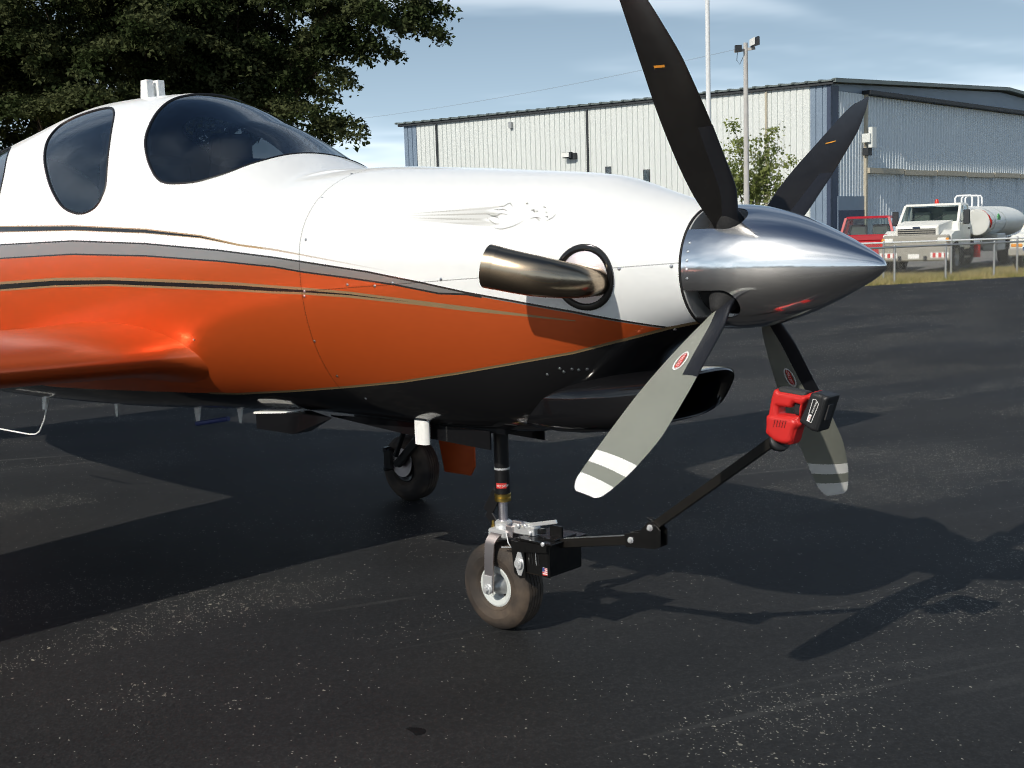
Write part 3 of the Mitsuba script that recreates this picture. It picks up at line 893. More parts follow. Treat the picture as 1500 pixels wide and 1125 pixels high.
obj('cowling_screws', cat_(ms), 'screw_head', A, kind='stuff')

# wings
def airfoil(t, n=28):
    c = (1 - np.cos(np.linspace(0, np.pi, n))) / 2
    y = 5 * t * (.2969 * np.sqrt(c) - .126 * c - .3516 * c**2 + .2843 * c**3 - .1036 * c**4)
    cam = .022 * 4 * c * (1 - c)
    up, lo = np.column_stack([c, cam + y]), np.column_stack([c, cam - y])
    return np.concatenate([up[::-1], lo[1:-1]])


def wing_ring(y, xle, ch, z, t, inc=.02):
    q = airfoil(t)
    return np.stack([xle - q[:, 0] * ch, np.full(len(q), y), z + q[:, 1] * ch - q[:, 0] * ch * inc], 1)


WR = [(.30, -2.15, 2.35, 1.095, .20), (.40, -2.27, 2.15, 1.097, .175), (.50, -2.38, 1.98, 1.10, .158), (.58, -2.45, 1.86, 1.10, .147), (.66, -2.487, 1.78, 1.10, .141), (.78, -2.503, 1.72, 1.101, .138), (.92, -2.51, 1.68, 1.103, .136), (1.1, -2.515, 1.65, 1.107, .136), (1.4, -2.53, 1.60, 1.113, .136), (2.6, -2.58, 1.39, 1.15, .13), (4.0, -2.63, 1.14, 1.20, .125), (4.55, -2.66, 1.04, 1.22, .12), (4.75, -2.68, .95, 1.227, .11), (4.85, -2.74, .75, 1.23, .09), (4.9, -2.9, .4, 1.232, .06)]
yy = np.concatenate([np.linspace(.30, 1.4, 46), np.linspace(1.5, 4.5, 25), np.linspace(4.55, 4.9, 12)])
wk = np.array(WR)
WI = [[float(pchip(wk[:, 0], wk[:, j], v)) for j in range(1, 5)] for v in yy]
for sg in (-1, 1):
    obj('wing', loft([wing_ring(sg * y, *w) for y, w in zip(yy, WI)]), 'orange_paint', A, smooth=50)
# tail
def fin_ring(zv, xle, ch, t):
    q = airfoil(t)
    cam = .022 * 4 * q[:, 0] * (1 - q[:, 0])
    return np.stack([xle - q[:, 0] * ch, (q[:, 1] - cam) * ch, np.full(len(q), zv)], 1)


obj('tail_fin', loft([fin_ring(1.7, -7.1, 1.5, .10), fin_ring(1.95, -7.45, 1.15, .09), fin_ring(2.98, -8.15, .75, .09), fin_ring(3.03, -8.35, .45, .06)]), 'white_paint', A, smooth=50)
for sg in (-1, 1):
    obj('tailplane', loft([wing_ring(sg * .1, -7.75, .82, 1.66, .09), wing_ring(sg * 1.7, -7.95, .52, 1.70, .09), wing_ring(sg * 1.78, -8.1, .3, 1.70, .06)]), 'white_paint', A, smooth=50)

# nose gear
ng = obj('nose_strut', lathe((-1.138, 0, 0), (0, 0, 1), [(.553, .030), (.80, .030), (.90, .034)], 28), 'black_satin', A, smooth=40)
obj('sticker', hull([(-1.138 + .0308 * math.cos(a), .0308 * math.sin(a), z) for a in np.linspace(-1.75, -.25, 12) for z in (.582, .604)] ), 'decal_red', ng, smooth=False)
tm = meshkit.text_mesh('NO STEP', .009, .0002)
tv = np.array(tm.vertices)
w_ = tv[:, 0].max()
th_ = -1.62 + tv[:, 0] / .0312
obj('sticker_lettering', trimesh.Trimesh(np.stack([-1.138 + .0313 * np.cos(th_), .0313 * np.sin(th_), .588 + tv[:, 1]], 1), tm.faces, process=False), 'decal_white', ng, smooth=False)
obj('gland_nut', cat_([lathe((-1.138, 0, 0), (0, 0, 1), [(.526, .032), (.529, .034), (.540, .034), (.543, .031), (.546, .034), (.556, .034), (.558, .031)], 28)]), 'gold', ng, smooth=30)
obj('piston', lathe((-1.138, 0, 0), (0, 0, 1), [(.38, .0185), (.53, .0185)], 24), 'bright_steel', ng, smooth=40)
fk = [box((-1.12, 0, .405), (.10, .13, .035), .008), lathe((-1.138, 0, 0), (0, 0, 1), [(.375, .036), (.44, .036), (.447, .028)], 24)]
obj('fork_crown', cat_(fk), 'zinc', ng)
for sg in (-1, 1):
    # a flat arm that curves over the tyre and runs down to the axle
    a = np.linspace(0, np.pi / 2, 9)
    prof2 = [(sg * (.035 + .05 * math.sin(t)), .365 + .05 * math.cos(t)) for t in a] + [(sg * .0875, .30), (sg * .087, .20), (sg * .087, .165)]
    arm = []
    for j, (y, z) in enumerate(prof2):
        f = j / (len(prof2) - 1)
        xc = -1.105 - .045 * f
        hw = .031 - .008 * f
        t = np.array(prof2[min(j + 1, len(prof2) - 1)]) - np.array(prof2[max(j - 1, 0)])
        t /= np.linalg.norm(t)
        nrm = np.array([t[1], -t[0]]) * .003
        arm.append([(xc - hw, y + nrm[0], z + nrm[1]), (xc + hw, y + nrm[0], z + nrm[1]), (xc + hw, y - nrm[0], z - nrm[1]), (xc - hw, y - nrm[0], z - nrm[1])])
    fa = obj('fork_arm', loft(arm), 'brushed_steel', ng, smooth=35)
    obj('axle_plate', prism([(-.024, .055), (.024, .055), (.024, 0), (.018, -.016), (0, -.025), (-.018, -.016), (-.024, 0)], (-1.150, sg * .092, .18), (1, 0, 0), (0, 0, 1), .004, .001), 'zinc', fa)
    obj('axle_nut', cat_([lathe((-1.150, sg * .093, .18), (0, sg, 0), [(0, .021), (.006, .021), (.007, .015)], 20), lathe((-1.150, sg * .099, .18), (0, sg, 0), [(0, .013), (.012, .012), (.013, .006)], 6)]), 'zinc', fa, smooth=20)


def wheel(parent, c, R, w, rim_r, yaw=0.0, hub_mat='rim_paint'):
    ax = np.array([0, 1, 0])
    h = w / 2
    pr = [(-h * .62, rim_r), (-h * .80, rim_r + (R - rim_r) * .10), (-h * .86, rim_r + (R - rim_r) * .14), (-h * .885, rim_r + (R - rim_r) * .17), (-h * .865, rim_r + (R - rim_r) * .19), (-h * .96, rim_r + (R - rim_r) * .34), (-h * .995, rim_r + (R - rim_r) * .46), (-h * 1.01, rim_r + (R - rim_r) * .49), (-h * .995, rim_r + (R - rim_r) * .52), (-h * .97, rim_r + (R - rim_r) * .68), (-h * .84, rim_r + (R - rim_r) * .86), (-h * .62, R * .985)]
    side = [(a, b) for a, b in pr]
    tread = []
    for k in range(5):
        y0 = -h * .62 + 1.24 * h * k / 5
        dy = 1.24 * h / 5
        bul = lambda y: R * (.985 + .015 * (1 - (y / (h * .62)) ** 2))
        tread += [(y0 + dy * .12, bul(y0 + dy * .12)), (y0 + dy * .88, bul(y0 + dy * .88)), (y0 + dy * .93, R * .965), (y0 + dy * 1.07, R * .965)]
    tread = tread[:-2]
    prof = side + tread + [(-a, b) for a, b in side[::-1]] + [(h * .55, rim_r - .004), (-h * .55, rim_r - .004)]
    wk_ = obj('wheel', ring_mesh(c, ax, prof, 64), 'rubber', parent, smooth=35)
    for sg in (-1, 1):
        rim = [(sg * h * .60, rim_r), (sg * h * .70, rim_r + .004), (sg * h * .74, rim_r - .002), (sg * h * .66, rim_r - .018), (sg * h * .62, rim_r - .022), (sg * h * .30, rim_r - .026), (sg * h * .30, rim_r - .030), (sg * h * .55, rim_r - .026)]
        obj('rim', ring_mesh(c, ax, rim, 56), hub_mat, wk_, smooth=30)
    obj('wheel_disc', lathe(c, ax, [(-h * .32, rim_r - .024), (h * .32, rim_r - .024)], 40), 'galvanised' if hub_mat == 'rim_paint' else 'black_satin', wk_)
    obj('hub_cone', lathe(c, ax, [(-h * .95, .014), (-h * .6, .032), (-h * .3, .045), (h * .3, .045), (h * .6, .032), (h * .95, .014)], 24), 'galvanised' if hub_mat == 'rim_paint' else 'black_satin', wk_)
    obj('valve_stem', rod((c[0] + rim_r * .62, c[1] - h * .35, c[2] - rim_r * .35), (c[0] + rim_r * .60, c[1] - h * .75, c[2] - rim_r * .33), .004, 8), 'black_satin', wk_)
    return wk_


wheel(A, (-1.150, 0, .180), .1805, .132, .080)
obj('torque_link', cat_([bar((-1.165, 0, .56), (-1.225, 0, .47), .05, .012, up=(0, 1, 0)), bar((-1.225, 0, .47), (-1.165, 0, .405), .04, .012, up=(0, 1, 0))]), 'black_satin', ng)
obj('steering_hose', tube([(-1.16, .025, .80), (-1.17, .032, .68), (-1.172, .034, .56), (-1.20, .036, .50), (-1.19, .04, .44), (-1.16, .05, .41)], .0045, 8), 'tool_grip', ng, smooth=True)
obj('hose_clamp', ring_mesh((-1.138, 0, .66), (0, 0, 1), [(-.004, .030), (-.004, .0315), (.004, .0315), (.004, .030)], 28), 'zinc', ng, smooth=30)
obj('grease_valve', cat_([lathe((-1.188, -.01, .41), (0, 0, 1), [(0, .009), (.012, .009), (.014, .006), (.03, .006)], 10)]), 'gold', ng)
obj('wire_clip', tube([(-1.07, -.06, .415), (-1.05, -.07, .38), (-1.035, -.07, .365), (-1.08, -.078, .36)], .0028, 8), 'zinc', ng)
# nose gear doors and belly fittings
obj('gear_door', prism([(-2.02, .825), (-1.75, .835), (-1.05, .838), (-1.05, .765), (-1.55, .785), (-2.02, .82)], (0, -.15, 0), (1, 0, 0), (0, 0, 1), .008, .002), 'black_gloss', A)
obj('gear_door', prism([(-1.75, .835), (-1.02, .838), (-1.02, .765), (-1.55, .785)], (0, .13, 0), (1, 0, 0), (0, 0, 1), .008, .002), 'black_gloss', A)
obj('gear_well', box((-1.45, 0, .835), (.9, .24, .02)), 'dark_inside', A)
obj('hinge_fairing', hull([(-1.38 + .04 * math.cos(a), -.20 + .022 * math.sin(a), z) for a in np.linspace(0, 6.28, 17) for z in (.765, .862)]), 'white_paint', A, smooth=40)
sd = obj('belly_scoop', hull([(-2.43, y, z) for y in (-.26, -.14) for z in (.745, .815)] + [(-2.17, y, z) for y in (-.25, -.15) for z in (.74, .835)] + [(-1.95, -.2, .825)]), 'black_gloss', A, smooth=20)
obj('rim', hull([(-2.44, y, z) for y in (-.265, -.135) for z in (.812, .822)] + [(-2.2, y, z) for y in (-.258, -.142) for z in (.834, .839)]), 'white_paint', sd)
for x, z0, s_ in ((-4.168, .625, .02), (-2.938, .69, .02), (-3.325, .65, .03)):
    obj('blade_antenna', hull([(x - s_, -.008, .78), (x + s_, -.008, .78), (x - s_, .008, .78), (x + s_, .008, .78), (x - s_ * .7, 0, z0), (x + s_ * .3, 0, z0)]), 'white_paint', A)
obj('drain_tube', rod((-3.31, -.02, .66), (-3.045, 0, .705), .012), 'decal_blue', A)
obj('wire_antenna', tube([(-5.0, 0, .72), (-5.03, 0, .62), (-5.08, 0, .53), (-5.16, 0, .45), (-5.22, 0, .428), (-5.30, 0, .42), (-5.75, 0, .418)], .005, 8), 'white_paint', A)
obj('antenna_foot', hull([(-5.0 + a, b, .74) for a in (-.05, .03) for b in (-.012, .012)] + [(-5.06 + a, b, .60) for a in (-.012, .012) for b in (-.01, .01)]), 'white_paint', A)
for x, y in ((-3.56, -.028), (-3.545, .028)):
    obj('roof_antenna', prism([(-.04, -.01), (.035, -.01), (.03, .10), (-.025, .10)], (x, y, 2.345), (1, 0, 0), (0, 0, 1), .040, .003), 'white_paint', A)

# main gear
DZ = {1: float(ground_z(0, 1.5)), -1: 0.0}
for sg in (1, -1):
    wheel(A, (-3.34, sg * 1.50, .204 + DZ[sg]), .205, .15, .082, hub_mat='black_satin')
    mg = obj('main_leg', tube([(-3.095, sg * 1.400, 1.10), (-3.095, sg * 1.390, .62), (-3.115, sg * 1.385, .42)], [.032, .032, .036], 14), 'black_satin', A, smooth=40)
    obj('trailing_link', cat_([bar((-3.075, sg * 1.385, .44), (-3.335, sg * 1.385, .21), .03, .05), rod((-3.335, sg * 1.370, .215), (-3.335, sg * 1.520, .215), .02)]), 'black_satin', mg)
    obj('shock_rod', rod((-3.115, sg * 1.340, .62), (-3.315, sg * 1.355, .27), .016), 'black_satin', mg)
    obj('brake_disc', lathe((-3.335, sg * 1.415, .215), (0, 1, 0), [(0, .09), (.008, .09)], 32), 'brushed_steel', mg)
    obj('brake_caliper', cat_([box((-3.435, sg * 1.405, .23), (.06, .05, .13), .008), box((-3.450, sg * 1.400, .17), (.03, .05, .03), .006), box((-3.450, sg * 1.400, .29), (.03, .05, .03), .006)]), 'black_satin', mg)
    obj('gear_door', prism([(-3.34, 1.02), (-2.92, 1.02), (-2.875, .62), (-2.875, .21), (-2.915, .15), (-3.14, .15), (-3.22, .5)], (0, sg * 1.60, 0), (1, 0, 0), (0, 0, 1), .014, .004), 'orange_paint', mg)
# ------------------------------------------------------------------ the tug clamped to the nose wheel
K = thing('aircraft_tug', 'black powered tow tug with a long bent arm, clamped to the nose wheel', 'tow tug')
TB = .414
hs = obj('housing', box((-.893, 0, .348), (.158, .200, .128), .006), 'tug_black', K)
for x, z in ((-.935, .345), (-.920, .347), (-.900, .349), (-.885, .349), (-.868, .351)):
    pass
for k, x in enumerate((-.938, -.912, -.898, -.880, -.866)):
    obj('vent_slot', bar((x + .004, -.1005, .325), (x, -.1005, .375), .002, .006 if k < 3 else .005, up=(0, 1, 0), bevel=.0005), 'dark_inside' if k != 3 else 'zinc', hs)
obj('lid', cat_([box((-.885, 0, .416), (.185, .212, .008), .002), box((-.84, .0, .423), (.06, .13, .008), .002)]), 'tug_black', K)
for y in (-.108, .108):
    obj('side_plate', prism([(-1.0, .405), (-.93, .412), (-.815, .412), (-.815, .385), (-.93, .37), (-.925, .27), (-.955, .262), (-.985, .28)], (0, y, 0), (1, 0, 0), (0, 0, 1), .006, .001), 'tug_black', K)
    sg = -1 if y < 0 else 1
    bf = obj('bearing_flange', prism([(-.022, -.012), (-.008, -.046), (.008, -.046), (.022, -.012), (.022, .012), (.008, .046), (-.008, .046), (-.022, .012)], (-.952, y + sg * .006, .322), (1, 0, 0), (0, 0, 1), .005, .0015), 'zinc', K)
    obj('bearing', lathe((-.952, y + sg * .008, .322), (0, sg, 0), [(0, .020), (.010, .019), (.011, .013), (.009, .011), (.014, .009), (.015, 0)], 24), 'zinc', bf, smooth=25)
obj('drive_roller', lathe((-.952, -.10, .322), (0, 1, 0), [(0, .02), (.2, .02)], 20), 'brushed_steel', K)
# flag sticker on the side
fl = obj('flag_sticker', box((-.833, -.1015, .308), (.024, .0012, .030)), 'decal_white', hs, smooth=False)
for k in range(4):
    obj('stripe', box((-.833, -.1025, .2955 + k * .0082), (.024, .0008, .0042)), 'decal_red', fl, smooth=False)
obj('canton', box((-.839, -.1032, .3155), (.011, .0008, .015)), 'decal_blue', fl, smooth=False)
# clamp on top with its lever
cl = obj('clamp_block', cat_([box((-1.02, -.01, .432), (.075, .055, .04), .004), box((-.955, -.03, .436), (.05, .045, .035), .004)]), 'zinc', K)
obj('clamp_jaw', cat_([box((-1.065, -.025, .418), (.035, .05, .05), .004), box((-1.04, -.02, .455), (.05, .02, .014), .003)]), 'brushed_steel', cl)
obj('clamp_lever', bar((-.99, -.035, .452), (-.825, -.035, .491), .010, .016), 'zinc', K)
obj('lever_link', cat_([bar((-.985, -.02, .425), (-.90, -.02, .440), .02, .02), bar((-.84, -.02, .42), (-.84, -.02, .47), .012, .06)]), 'tug_black', K)
for p in ((-.978, -.046, .454), (-.945, -.056, .432), (-1.02, -.04, .448), (-.835, -.105, .416)):
    obj('bolt_head', lathe(p, (0, -1, 0), [(0, .0085), (.006, .0085), (.008, .005)], 12), 'zinc', K, smooth=20)
# arm: lower bar, hinge plates, upper bar up to the drill
lb = obj('lower_bar', bar((-.85, -.02, .400), (-.44, -.02, .478), .030, .034), 'bar_black', K)
for y in (-.040, .0):
    obj('hinge_plate', prism([(-.49, .446), (-.36, .458), (-.335, .47), (-.335, .53), (-.36, .548), (-.385, .556), (-.43, .51), (-.495, .495)], (0, y, 0), (1, 0, 0), (0, 0, 1), .006, .0015), 'tug_black', K)
for p in ((-.465, -.044, .476), (-.378, -.044, .534)):
    obj('hinge_bolt', lathe(p, (0, -1, 0), [(0, .012), (.003, .012), (.0035, .009), (.010, .008), (.011, 0)], 16), 'zinc', K, smooth=20)
obj('latch_spring', cat_([tube([(-.375 + .012 * math.cos(t) - .006 * j, -.02 + .012 * math.sin(t), .556 + .002 * j) for t in np.linspace(0, 6.28, 13)], .0025, 6) for j in range(4)]), 'tug_black', K, smooth=True)
obj('upper_bar', bar((-.405, -.02, .514), (.155, -.02, .926), .026, .032), 'bar_black', K)

# ------------------------------------------------------------------ the drill that drives it
D = thing('cordless_drill', 'red cordless drill with a black battery, standing on the end of the tow arm', 'drill')
YC = -.058
P3 = lambda poly, y, dep, bev, holes=(): prism(poly, (0, y, 0), (1, 0, 0), (0, 0, 1), dep, bev, holes)
BODY = [(.114, .928), (.120, .96), (.126, .989), (.139, 1.048), (.148, 1.071), (.156, 1.071), (.166, 1.066), (.255, 1.058), (.264, 1.063), (.293, 1.074), (.28, 1.045), (.264, 1.045), (.248, 1.029), (.237, .980), (.245, .965), (.228, .95), (.217, .914), (.21, .898), (.195, .895), (.165, .898), (.139, .909)]
HOLE = [(.160, 1.018), (.204, 1.015), (.217, 1.033), (.238, 1.028), (.233, .990), (.208, .989), (.162, .991)]
bd = obj('body', P3(BODY, YC, .066, .012, [HOLE]), 'tool_red', D, smooth=True)
obj('motor_housing', P3([(.122, .985), (.135, .99), (.225, .985), (.237, .968), (.222, .945), (.212, .905), (.19, .898), (.15, .905), (.122, .93)], YC, .082, .014), 'tool_red', bd, smooth=True)
for k in range(5):
    x = .154 + .0097 * k
    obj('vent_slot', bar((x, YC - .0412, .953), (x + .006, YC - .0412, .976), .0012, .0045, up=(0, 1, 0), bevel=.0003), 'tool_black', bd, smooth=False)
obj('grip', P3([(.158, 1.077), (.172, 1.078), (.258, 1.068), (.256, 1.052), (.25, 1.047), (.172, 1.054), (.162, 1.05)], YC, .050, .010), 'tool_grip', D, smooth=True)
obj('trigger', P3([(.215, 1.040), (.241, 1.036), (.236, .990), (.214, .992), (.206, 1.010)], YC, .030, .006), 'tool_black', D, smooth=True)
obj('nose_cap', lathe((.150, YC, .898), (-.6, .25, -.45), [(-.01, .034), (.006, .033), (.012, .026), (.03, .018)], 24), 'tool_black', D, smooth=True)
bt = obj('battery', P3([(.283, 1.070), (.30, 1.071), (.343, 1.061), (.305, .948), (.283, .950), (.240, .975), (.262, 1.020)], YC, .080, .010), 'tool_black', D, smooth=True)
obj('battery_cap', P3([(.318, 1.066), (.345, 1.061), (.307, .948), (.287, .950)], YC, .088, .012), 'tool_black', bt, smooth=True)
obj('battery_latch', bar((.337, YC - .01, 1.035), (.322, YC - .01, .985), .03, .006, up=(1, 0, 0), bevel=.001), 'tool_grip', bt)
yl = YC - .0403
edge = shapely.Polygon([(.292, 1.052), (.303, 1.050), (.312, 1.036), (.286, .976), (.270, .982)])
obj('label_rim', prism(list(edge.exterior.coords)[:-1], (0, yl, 0), (1, 0, 0), (0, 0, 1), .0012, 0, [list(edge.buffer(-.0015).exterior.coords)[::-1]]), 'decal_white', bt, smooth=False)
obj('label_block', prism([(.280, 1.004), (.288, 1.001), (.279, .979), (.271, .983)], (0, yl, 0), (1, 0, 0), (0, 0, 1), .0016), 'decal_white', bt, smooth=False)


def lettering(text, h, o, ex, ey, mat, parent):
    m = meshkit.text_mesh(text, h, .0006)
    M = np.eye(4)
    ez = np.cross(ex, ey)
    M[:3, 0], M[:3, 1], M[:3, 2], M[:3, 3] = ex, ey, ez, o
    return obj('lettering', m.apply_transform(M), mat, parent, smooth=False)


dv = np.array([.40, 0, .916])
lettering('M18', .0055, (.2785, yl - .0005, .9815), dv, np.cross((0, -1, 0), dv), 'decal_red', bt)
lettering('REDLITHIUM', .0045, (.2905, yl - .0005, 1.006), dv, np.cross((0, -1, 0), dv), 'decal_white', bt)
# ------------------------------------------------------------------ hangar
H = thing('hangar', 'pale metal hangar with a blue grey sliding door end, beyond the fence', 'hangar')
CO, LF = np.array([14.82, 54.73]), np.array([-5.63, 68.26])
lv = (LF - CO) / np.linalg.norm(LF - CO)
rv = np.array([.70, .714])
EAVE, L1, L2, PK = 8.0, np.linalg.norm(LF - CO), 38.0, 19.2


def S2(q, z):
    return site(q[0], q[1], z)


def facade(o, d, out):
    """A helper that builds on a wall: along the wall, outward, up."""
    d3, o3 = site(*d) - site(0, 0), site(*out) - site(0, 0)
    b0 = site(*o)
    return lambda s, w, z: b0 + d3 * s + o3 * w + np.array([0, 0, z])


nl = np.array([-lv[1], lv[0]])
nl = nl if nl[1] < 0 else -nl
nr = np.array([rv[1], -rv[0]])
nr = nr if nr[1] < 0 else -nr
FL, FR = facade(CO, lv, nl), facade(CO, rv, nr)


def slab(f, s0, s1, w0, w1, z0, z1):
    return hull([f(s, w, z) for s in (s0, s1) for w in (w0, w1) for z in (z0, z1)])


def grooved(f, s0, s1, z0, z1, pitch, w0, depth=.05):
    """A flat metal sheet folded into narrow grooves."""
    n = max(1, round((s1 - s0) / pitch))
    p = (s1 - s0) / n
    prof = []
    for k in range(n):
        a = s0 + k * p
        prof += [(a, 0), (a + .016, -depth), (a + .036, -depth), (a + .052, 0)]
    prof.append((s1, 0))
    V, F = [], []
    for s, w in prof:
        V += [f(s, w0 + w, z0), f(s, w0 + w, z1)]
    for k in range(len(prof) - 1):
        F += [(2 * k, 2 * k + 2, 2 * k + 3), (2 * k, 2 * k + 3, 2 * k + 1)]
    return trimesh.Trimesh(np.array(V), np.array(F), process=False)


def ribbed(f, s0, s1, z0, z1a, z1b, pitch, depth=.035, w0=0.0):
    """A ribbed metal sheet: flat pans with raised ribs, its top running from z1a to z1b."""
    n = max(1, round((s1 - s0) / pitch))
    p = (s1 - s0) / n
    prof = []
    for k in range(n):
        a = s0 + k * p
        prof += [(a, 0), (a + p * .62, 0), (a + p * .72, depth), (a + p * .90, depth)]
    prof.append((s1, 0))
    V, F = [], []
    for s, w in prof:
        t = (s - s0) / (s1 - s0)
        V += [f(s, w0 + w, z0), f(s, w0 + w, z1a + (z1b - z1a) * t)]
    for k in range(len(prof) - 1):
        F += [(2 * k, 2 * k + 2, 2 * k + 3), (2 * k, 2 * k + 3, 2 * k + 1)]
    return trimesh.Trimesh(np.array(V), np.array(F), process=False)


wl = obj('side_wall', slab(FL, 0, L1, -.25, -.02, 0, EAVE - .05), 'siding_white', H, smooth=False)
npan = 27
pw = L1 / npan
for k in range(npan):
    mat = 'siding_blue' if k == 0 or k == npan - 1 else 'siding_white'
    obj('wall_panel', grooved(FL, k * pw, (k + 1) * pw, .1, EAVE - .05, .305, .055), mat, wl, smooth=False)
obj('corner_post', slab(FL, -.06, .12, 0.0, .085, 0, EAVE - .02), 'navy_trim', H, smooth=False)
for s in (3.0, 12.6, 22.2):
    obj('downspout', slab(FL, s - .045, s + .045, .06, .15, .2, EAVE - .12), 'dark_trim' if s > 5 else 'tan_steel', H, smooth=False)
obj('gutter', slab(FL, -.2, L1 + .3, -.02, .22, EAVE - .06, EAVE + .08), 'dark_trim', H, smooth=False)
# roof, low pitch, ribs standing on it
ridge0, ridge1 = 19.2, 8.85
up_d = L1


def roofpt(s_along_l, s_along_r):
    z = EAVE + .08 + (ridge1 - EAVE) * min(s_along_r, 2 * PK - s_along_r) / PK
    b = site(*CO) + (site(*lv) - site(0, 0)) * s_along_l + (site(*rv) - site(0, 0)) * s_along_r
    return b + np.array([0, 0, z])


V = [roofpt(a, b) for b in (-.3, PK, 2 * PK + .3) for a in (-.35, L1 + .35)]
V2 = [v + np.array([0, 0, .07]) for v in V]
rf_ = cat_([hull(V[:4] + V2[:4]), hull(V[2:] + V2[2:])])
rf = obj('roof', rf_, 'roof_green', H, smooth=False)
nrib = 41
for k in range(nrib):
    a = -.3 + (L1 + .6) * k / (nrib - 1)
    A0, A1 = roofpt(a, -.36) + (0, 0, .06), roofpt(a, PK) + (0, 0, .06)
    obj('roof_rib', bar(A0, A1, .16, .10, bevel=.03), 'roof_green', rf)
obj('rake_trim', cat_([hull([roofpt(-.42, b) + np.array([0, 0, dz]) for b in bb for dz in (-.06, .12)] + [roofpt(-.3, b) + np.array([0, 0, dz]) for b in bb for dz in (-.06, .12)]) for bb in ((-.3, PK), (PK, 2 * PK + .3))]), 'roof_green', H, smooth=False)
obj('back_walls', cat_([slab(FL, L1 - .3, L1, -2 * PK, -.3, 0, EAVE - .1)]), 'siding_grey', H, smooth=False)
# door end
D0, D1, DT, DM = 3.2, 36.0, 7.7, 4.08
ew = obj('end_wall', slab(FR, .0, 2 * PK, -.35, -.10, 0, DT), 'siding_grey', H, smooth=False)
obj('gable', cat_([hull([FR(s, w, z) for w in (-.3, -.02) for s, z in ((.1, DT + .02), (.1, EAVE), (PK, EAVE + ridge1 - EAVE - .05), (2 * PK, EAVE), (2 * PK, DT + .02))])]), 'siding_blue', H, smooth=False)
obj('corner_trim', slab(FR, -.05, .7, -.02, .05, 0, EAVE - .1), 'navy_trim', H, smooth=False)
for k in range(3):
    s = .72 + k * .82
    obj('end_panel', ribbed(FR, s, s + .80, 2.95, DT, DT, .305, .05), 'siding_grey', ew, smooth=False)
low = obj('low_wall', slab(FR, .6, 3.1, -.05, .09, 0, 2.95), 'siding_blue', H, smooth=False)
obj('blue_band', slab(FR, .62, 3.1, .09, .11, 1.2, 2.3), 'navy_trim', low, smooth=False)
obj('door_jamb', slab(FR, 3.08, 3.22, -.05, .18, 0, DT), 'tan_steel', H, smooth=False)
obj('door_header', slab(FR, 3.0, D1 + .6, -.02, .42, DT - .02, DT + .16), 'dark_trim', H, smooth=False)
ud = obj('upper_door', slab(FR, D0, D1, -.09, .0, DM, DT - .06), 'siding_grey', H, smooth=False)
ld = obj('lower_door', slab(FR, D0, D1, -.09, .0, .05, DM - .05), 'siding_grey', H, smooth=False)
s = D0 + .05
while s < D1 - .9:
    obj('door_panel', ribbed(FR, s, s + .90, DM + .08, DT - .08, DT - .08, .305, .085, .004), 'siding_grey', ud, smooth=False)
    obj('door_panel', ribbed(FR, s, s + .90, .08, DM - .12, DM - .12, .305, .085, .004), 'siding_grey', ld, smooth=False)
    s += .915
s, k = D0, 0
while s < D1 - 3.6:
    obj('hinge_cover', slab(FR, s, s + 3.55, .0, .30, DM - .05 - .03 * (k % 2), DM + .20 - .03 * (k % 2)), 'tan_steel', H, smooth=False)
    obj('door_bracket', hull([FR(s + 3.55 + a, w, z) for a in (0, .05) for w, z in ((0, DM), (.28, DM), (0, DM - 1.4))]), 'siding_grey', ld, smooth=False)
    s += 3.65
    k += 1
obj('door_winch', cat_([slab(FR, 2.8, 3.1, .1, .5, 5.45, 5.85), slab(FR, 2.95, 3.35, .35, .55, 5.2, 6.15)]), 'tank_white', H, smooth=False)
obj('winch_shade', slab(FR, 2.9, 3.3, .1, .35, 4.85, 5.2), 'dark_trim', H, smooth=False)
for s, z in ((11.45, 4.70), (9.3, 4.43)):
    wn = obj('wall_window', slab(FL, s - .18, s + .18, .02, .06, z - .45, z + .25), 'dark_trim', H, smooth=False)
    obj('pane', slab(FL, s - .15, s + .15, .06, .065, z - .42, z + .22), 'clear_glass', wn, smooth=False)
fx = obj('wall_light', cat_([slab(FL, 13.25, 13.6, .04, .30, 5.45, 5.75), slab(FL, 13.4, 13.9, .25, .45, 5.5, 5.8)]), 'dark_trim', H, smooth=False)
obj('lamp_lens', slab(FL, 13.5, 13.95, .44, .50, 5.55, 5.78), 'lamp_glass', fx, smooth=False)
obj('small_lamp', slab(FL, 17.15, 17.32, .04, .25, 7.3, 7.62), 'galvanised', H, smooth=False)

# ------------------------------------------------------------------ poles and wire
f = thing('flag_pole', 'tall slim white pole rising behind the propeller blade, in front of the hangar', 'pole')
fb = site(6.12, 36.0)
obj('shaft', tube([fb, fb + (0, 0, 4), fb + (0, 0, 12)], [.08, .074, .06], 16), 'pole_white', f, smooth=40)
obj('base_collar', lathe(fb, (0, 0, 1), [(0, .16), (.06, .15), (.09, .10)], 20), 'galvanised', f)
obj('finial', trimesh.creation.icosphere(2, .11).apply_translation(fb + (0, 0, 12.08)), 'gold', f, smooth=True)
u = thing('floodlight_pole', 'weathered wooden utility pole with two floodlights on top, in front of the hangar', 'utility pole')
ub_ = site(9.05, 45.0)
obj('shaft', tube([ub_, ub_ + (0, 0, 4), ub_ + (0, 0, 8.42)], [.12, .098, .08], 14), 'wood_pole', u, smooth=40)
ax_ = site(1, 0) - site(0, 0)
ay_ = site(0, 1) - site(0, 0)
obj('crossarm', bar(ub_ - ax_ * .42 + (0, 0, 8.12), ub_ + ax_ * .35 + (0, 0, 8.22), .08, .10), 'wood_pole', u)
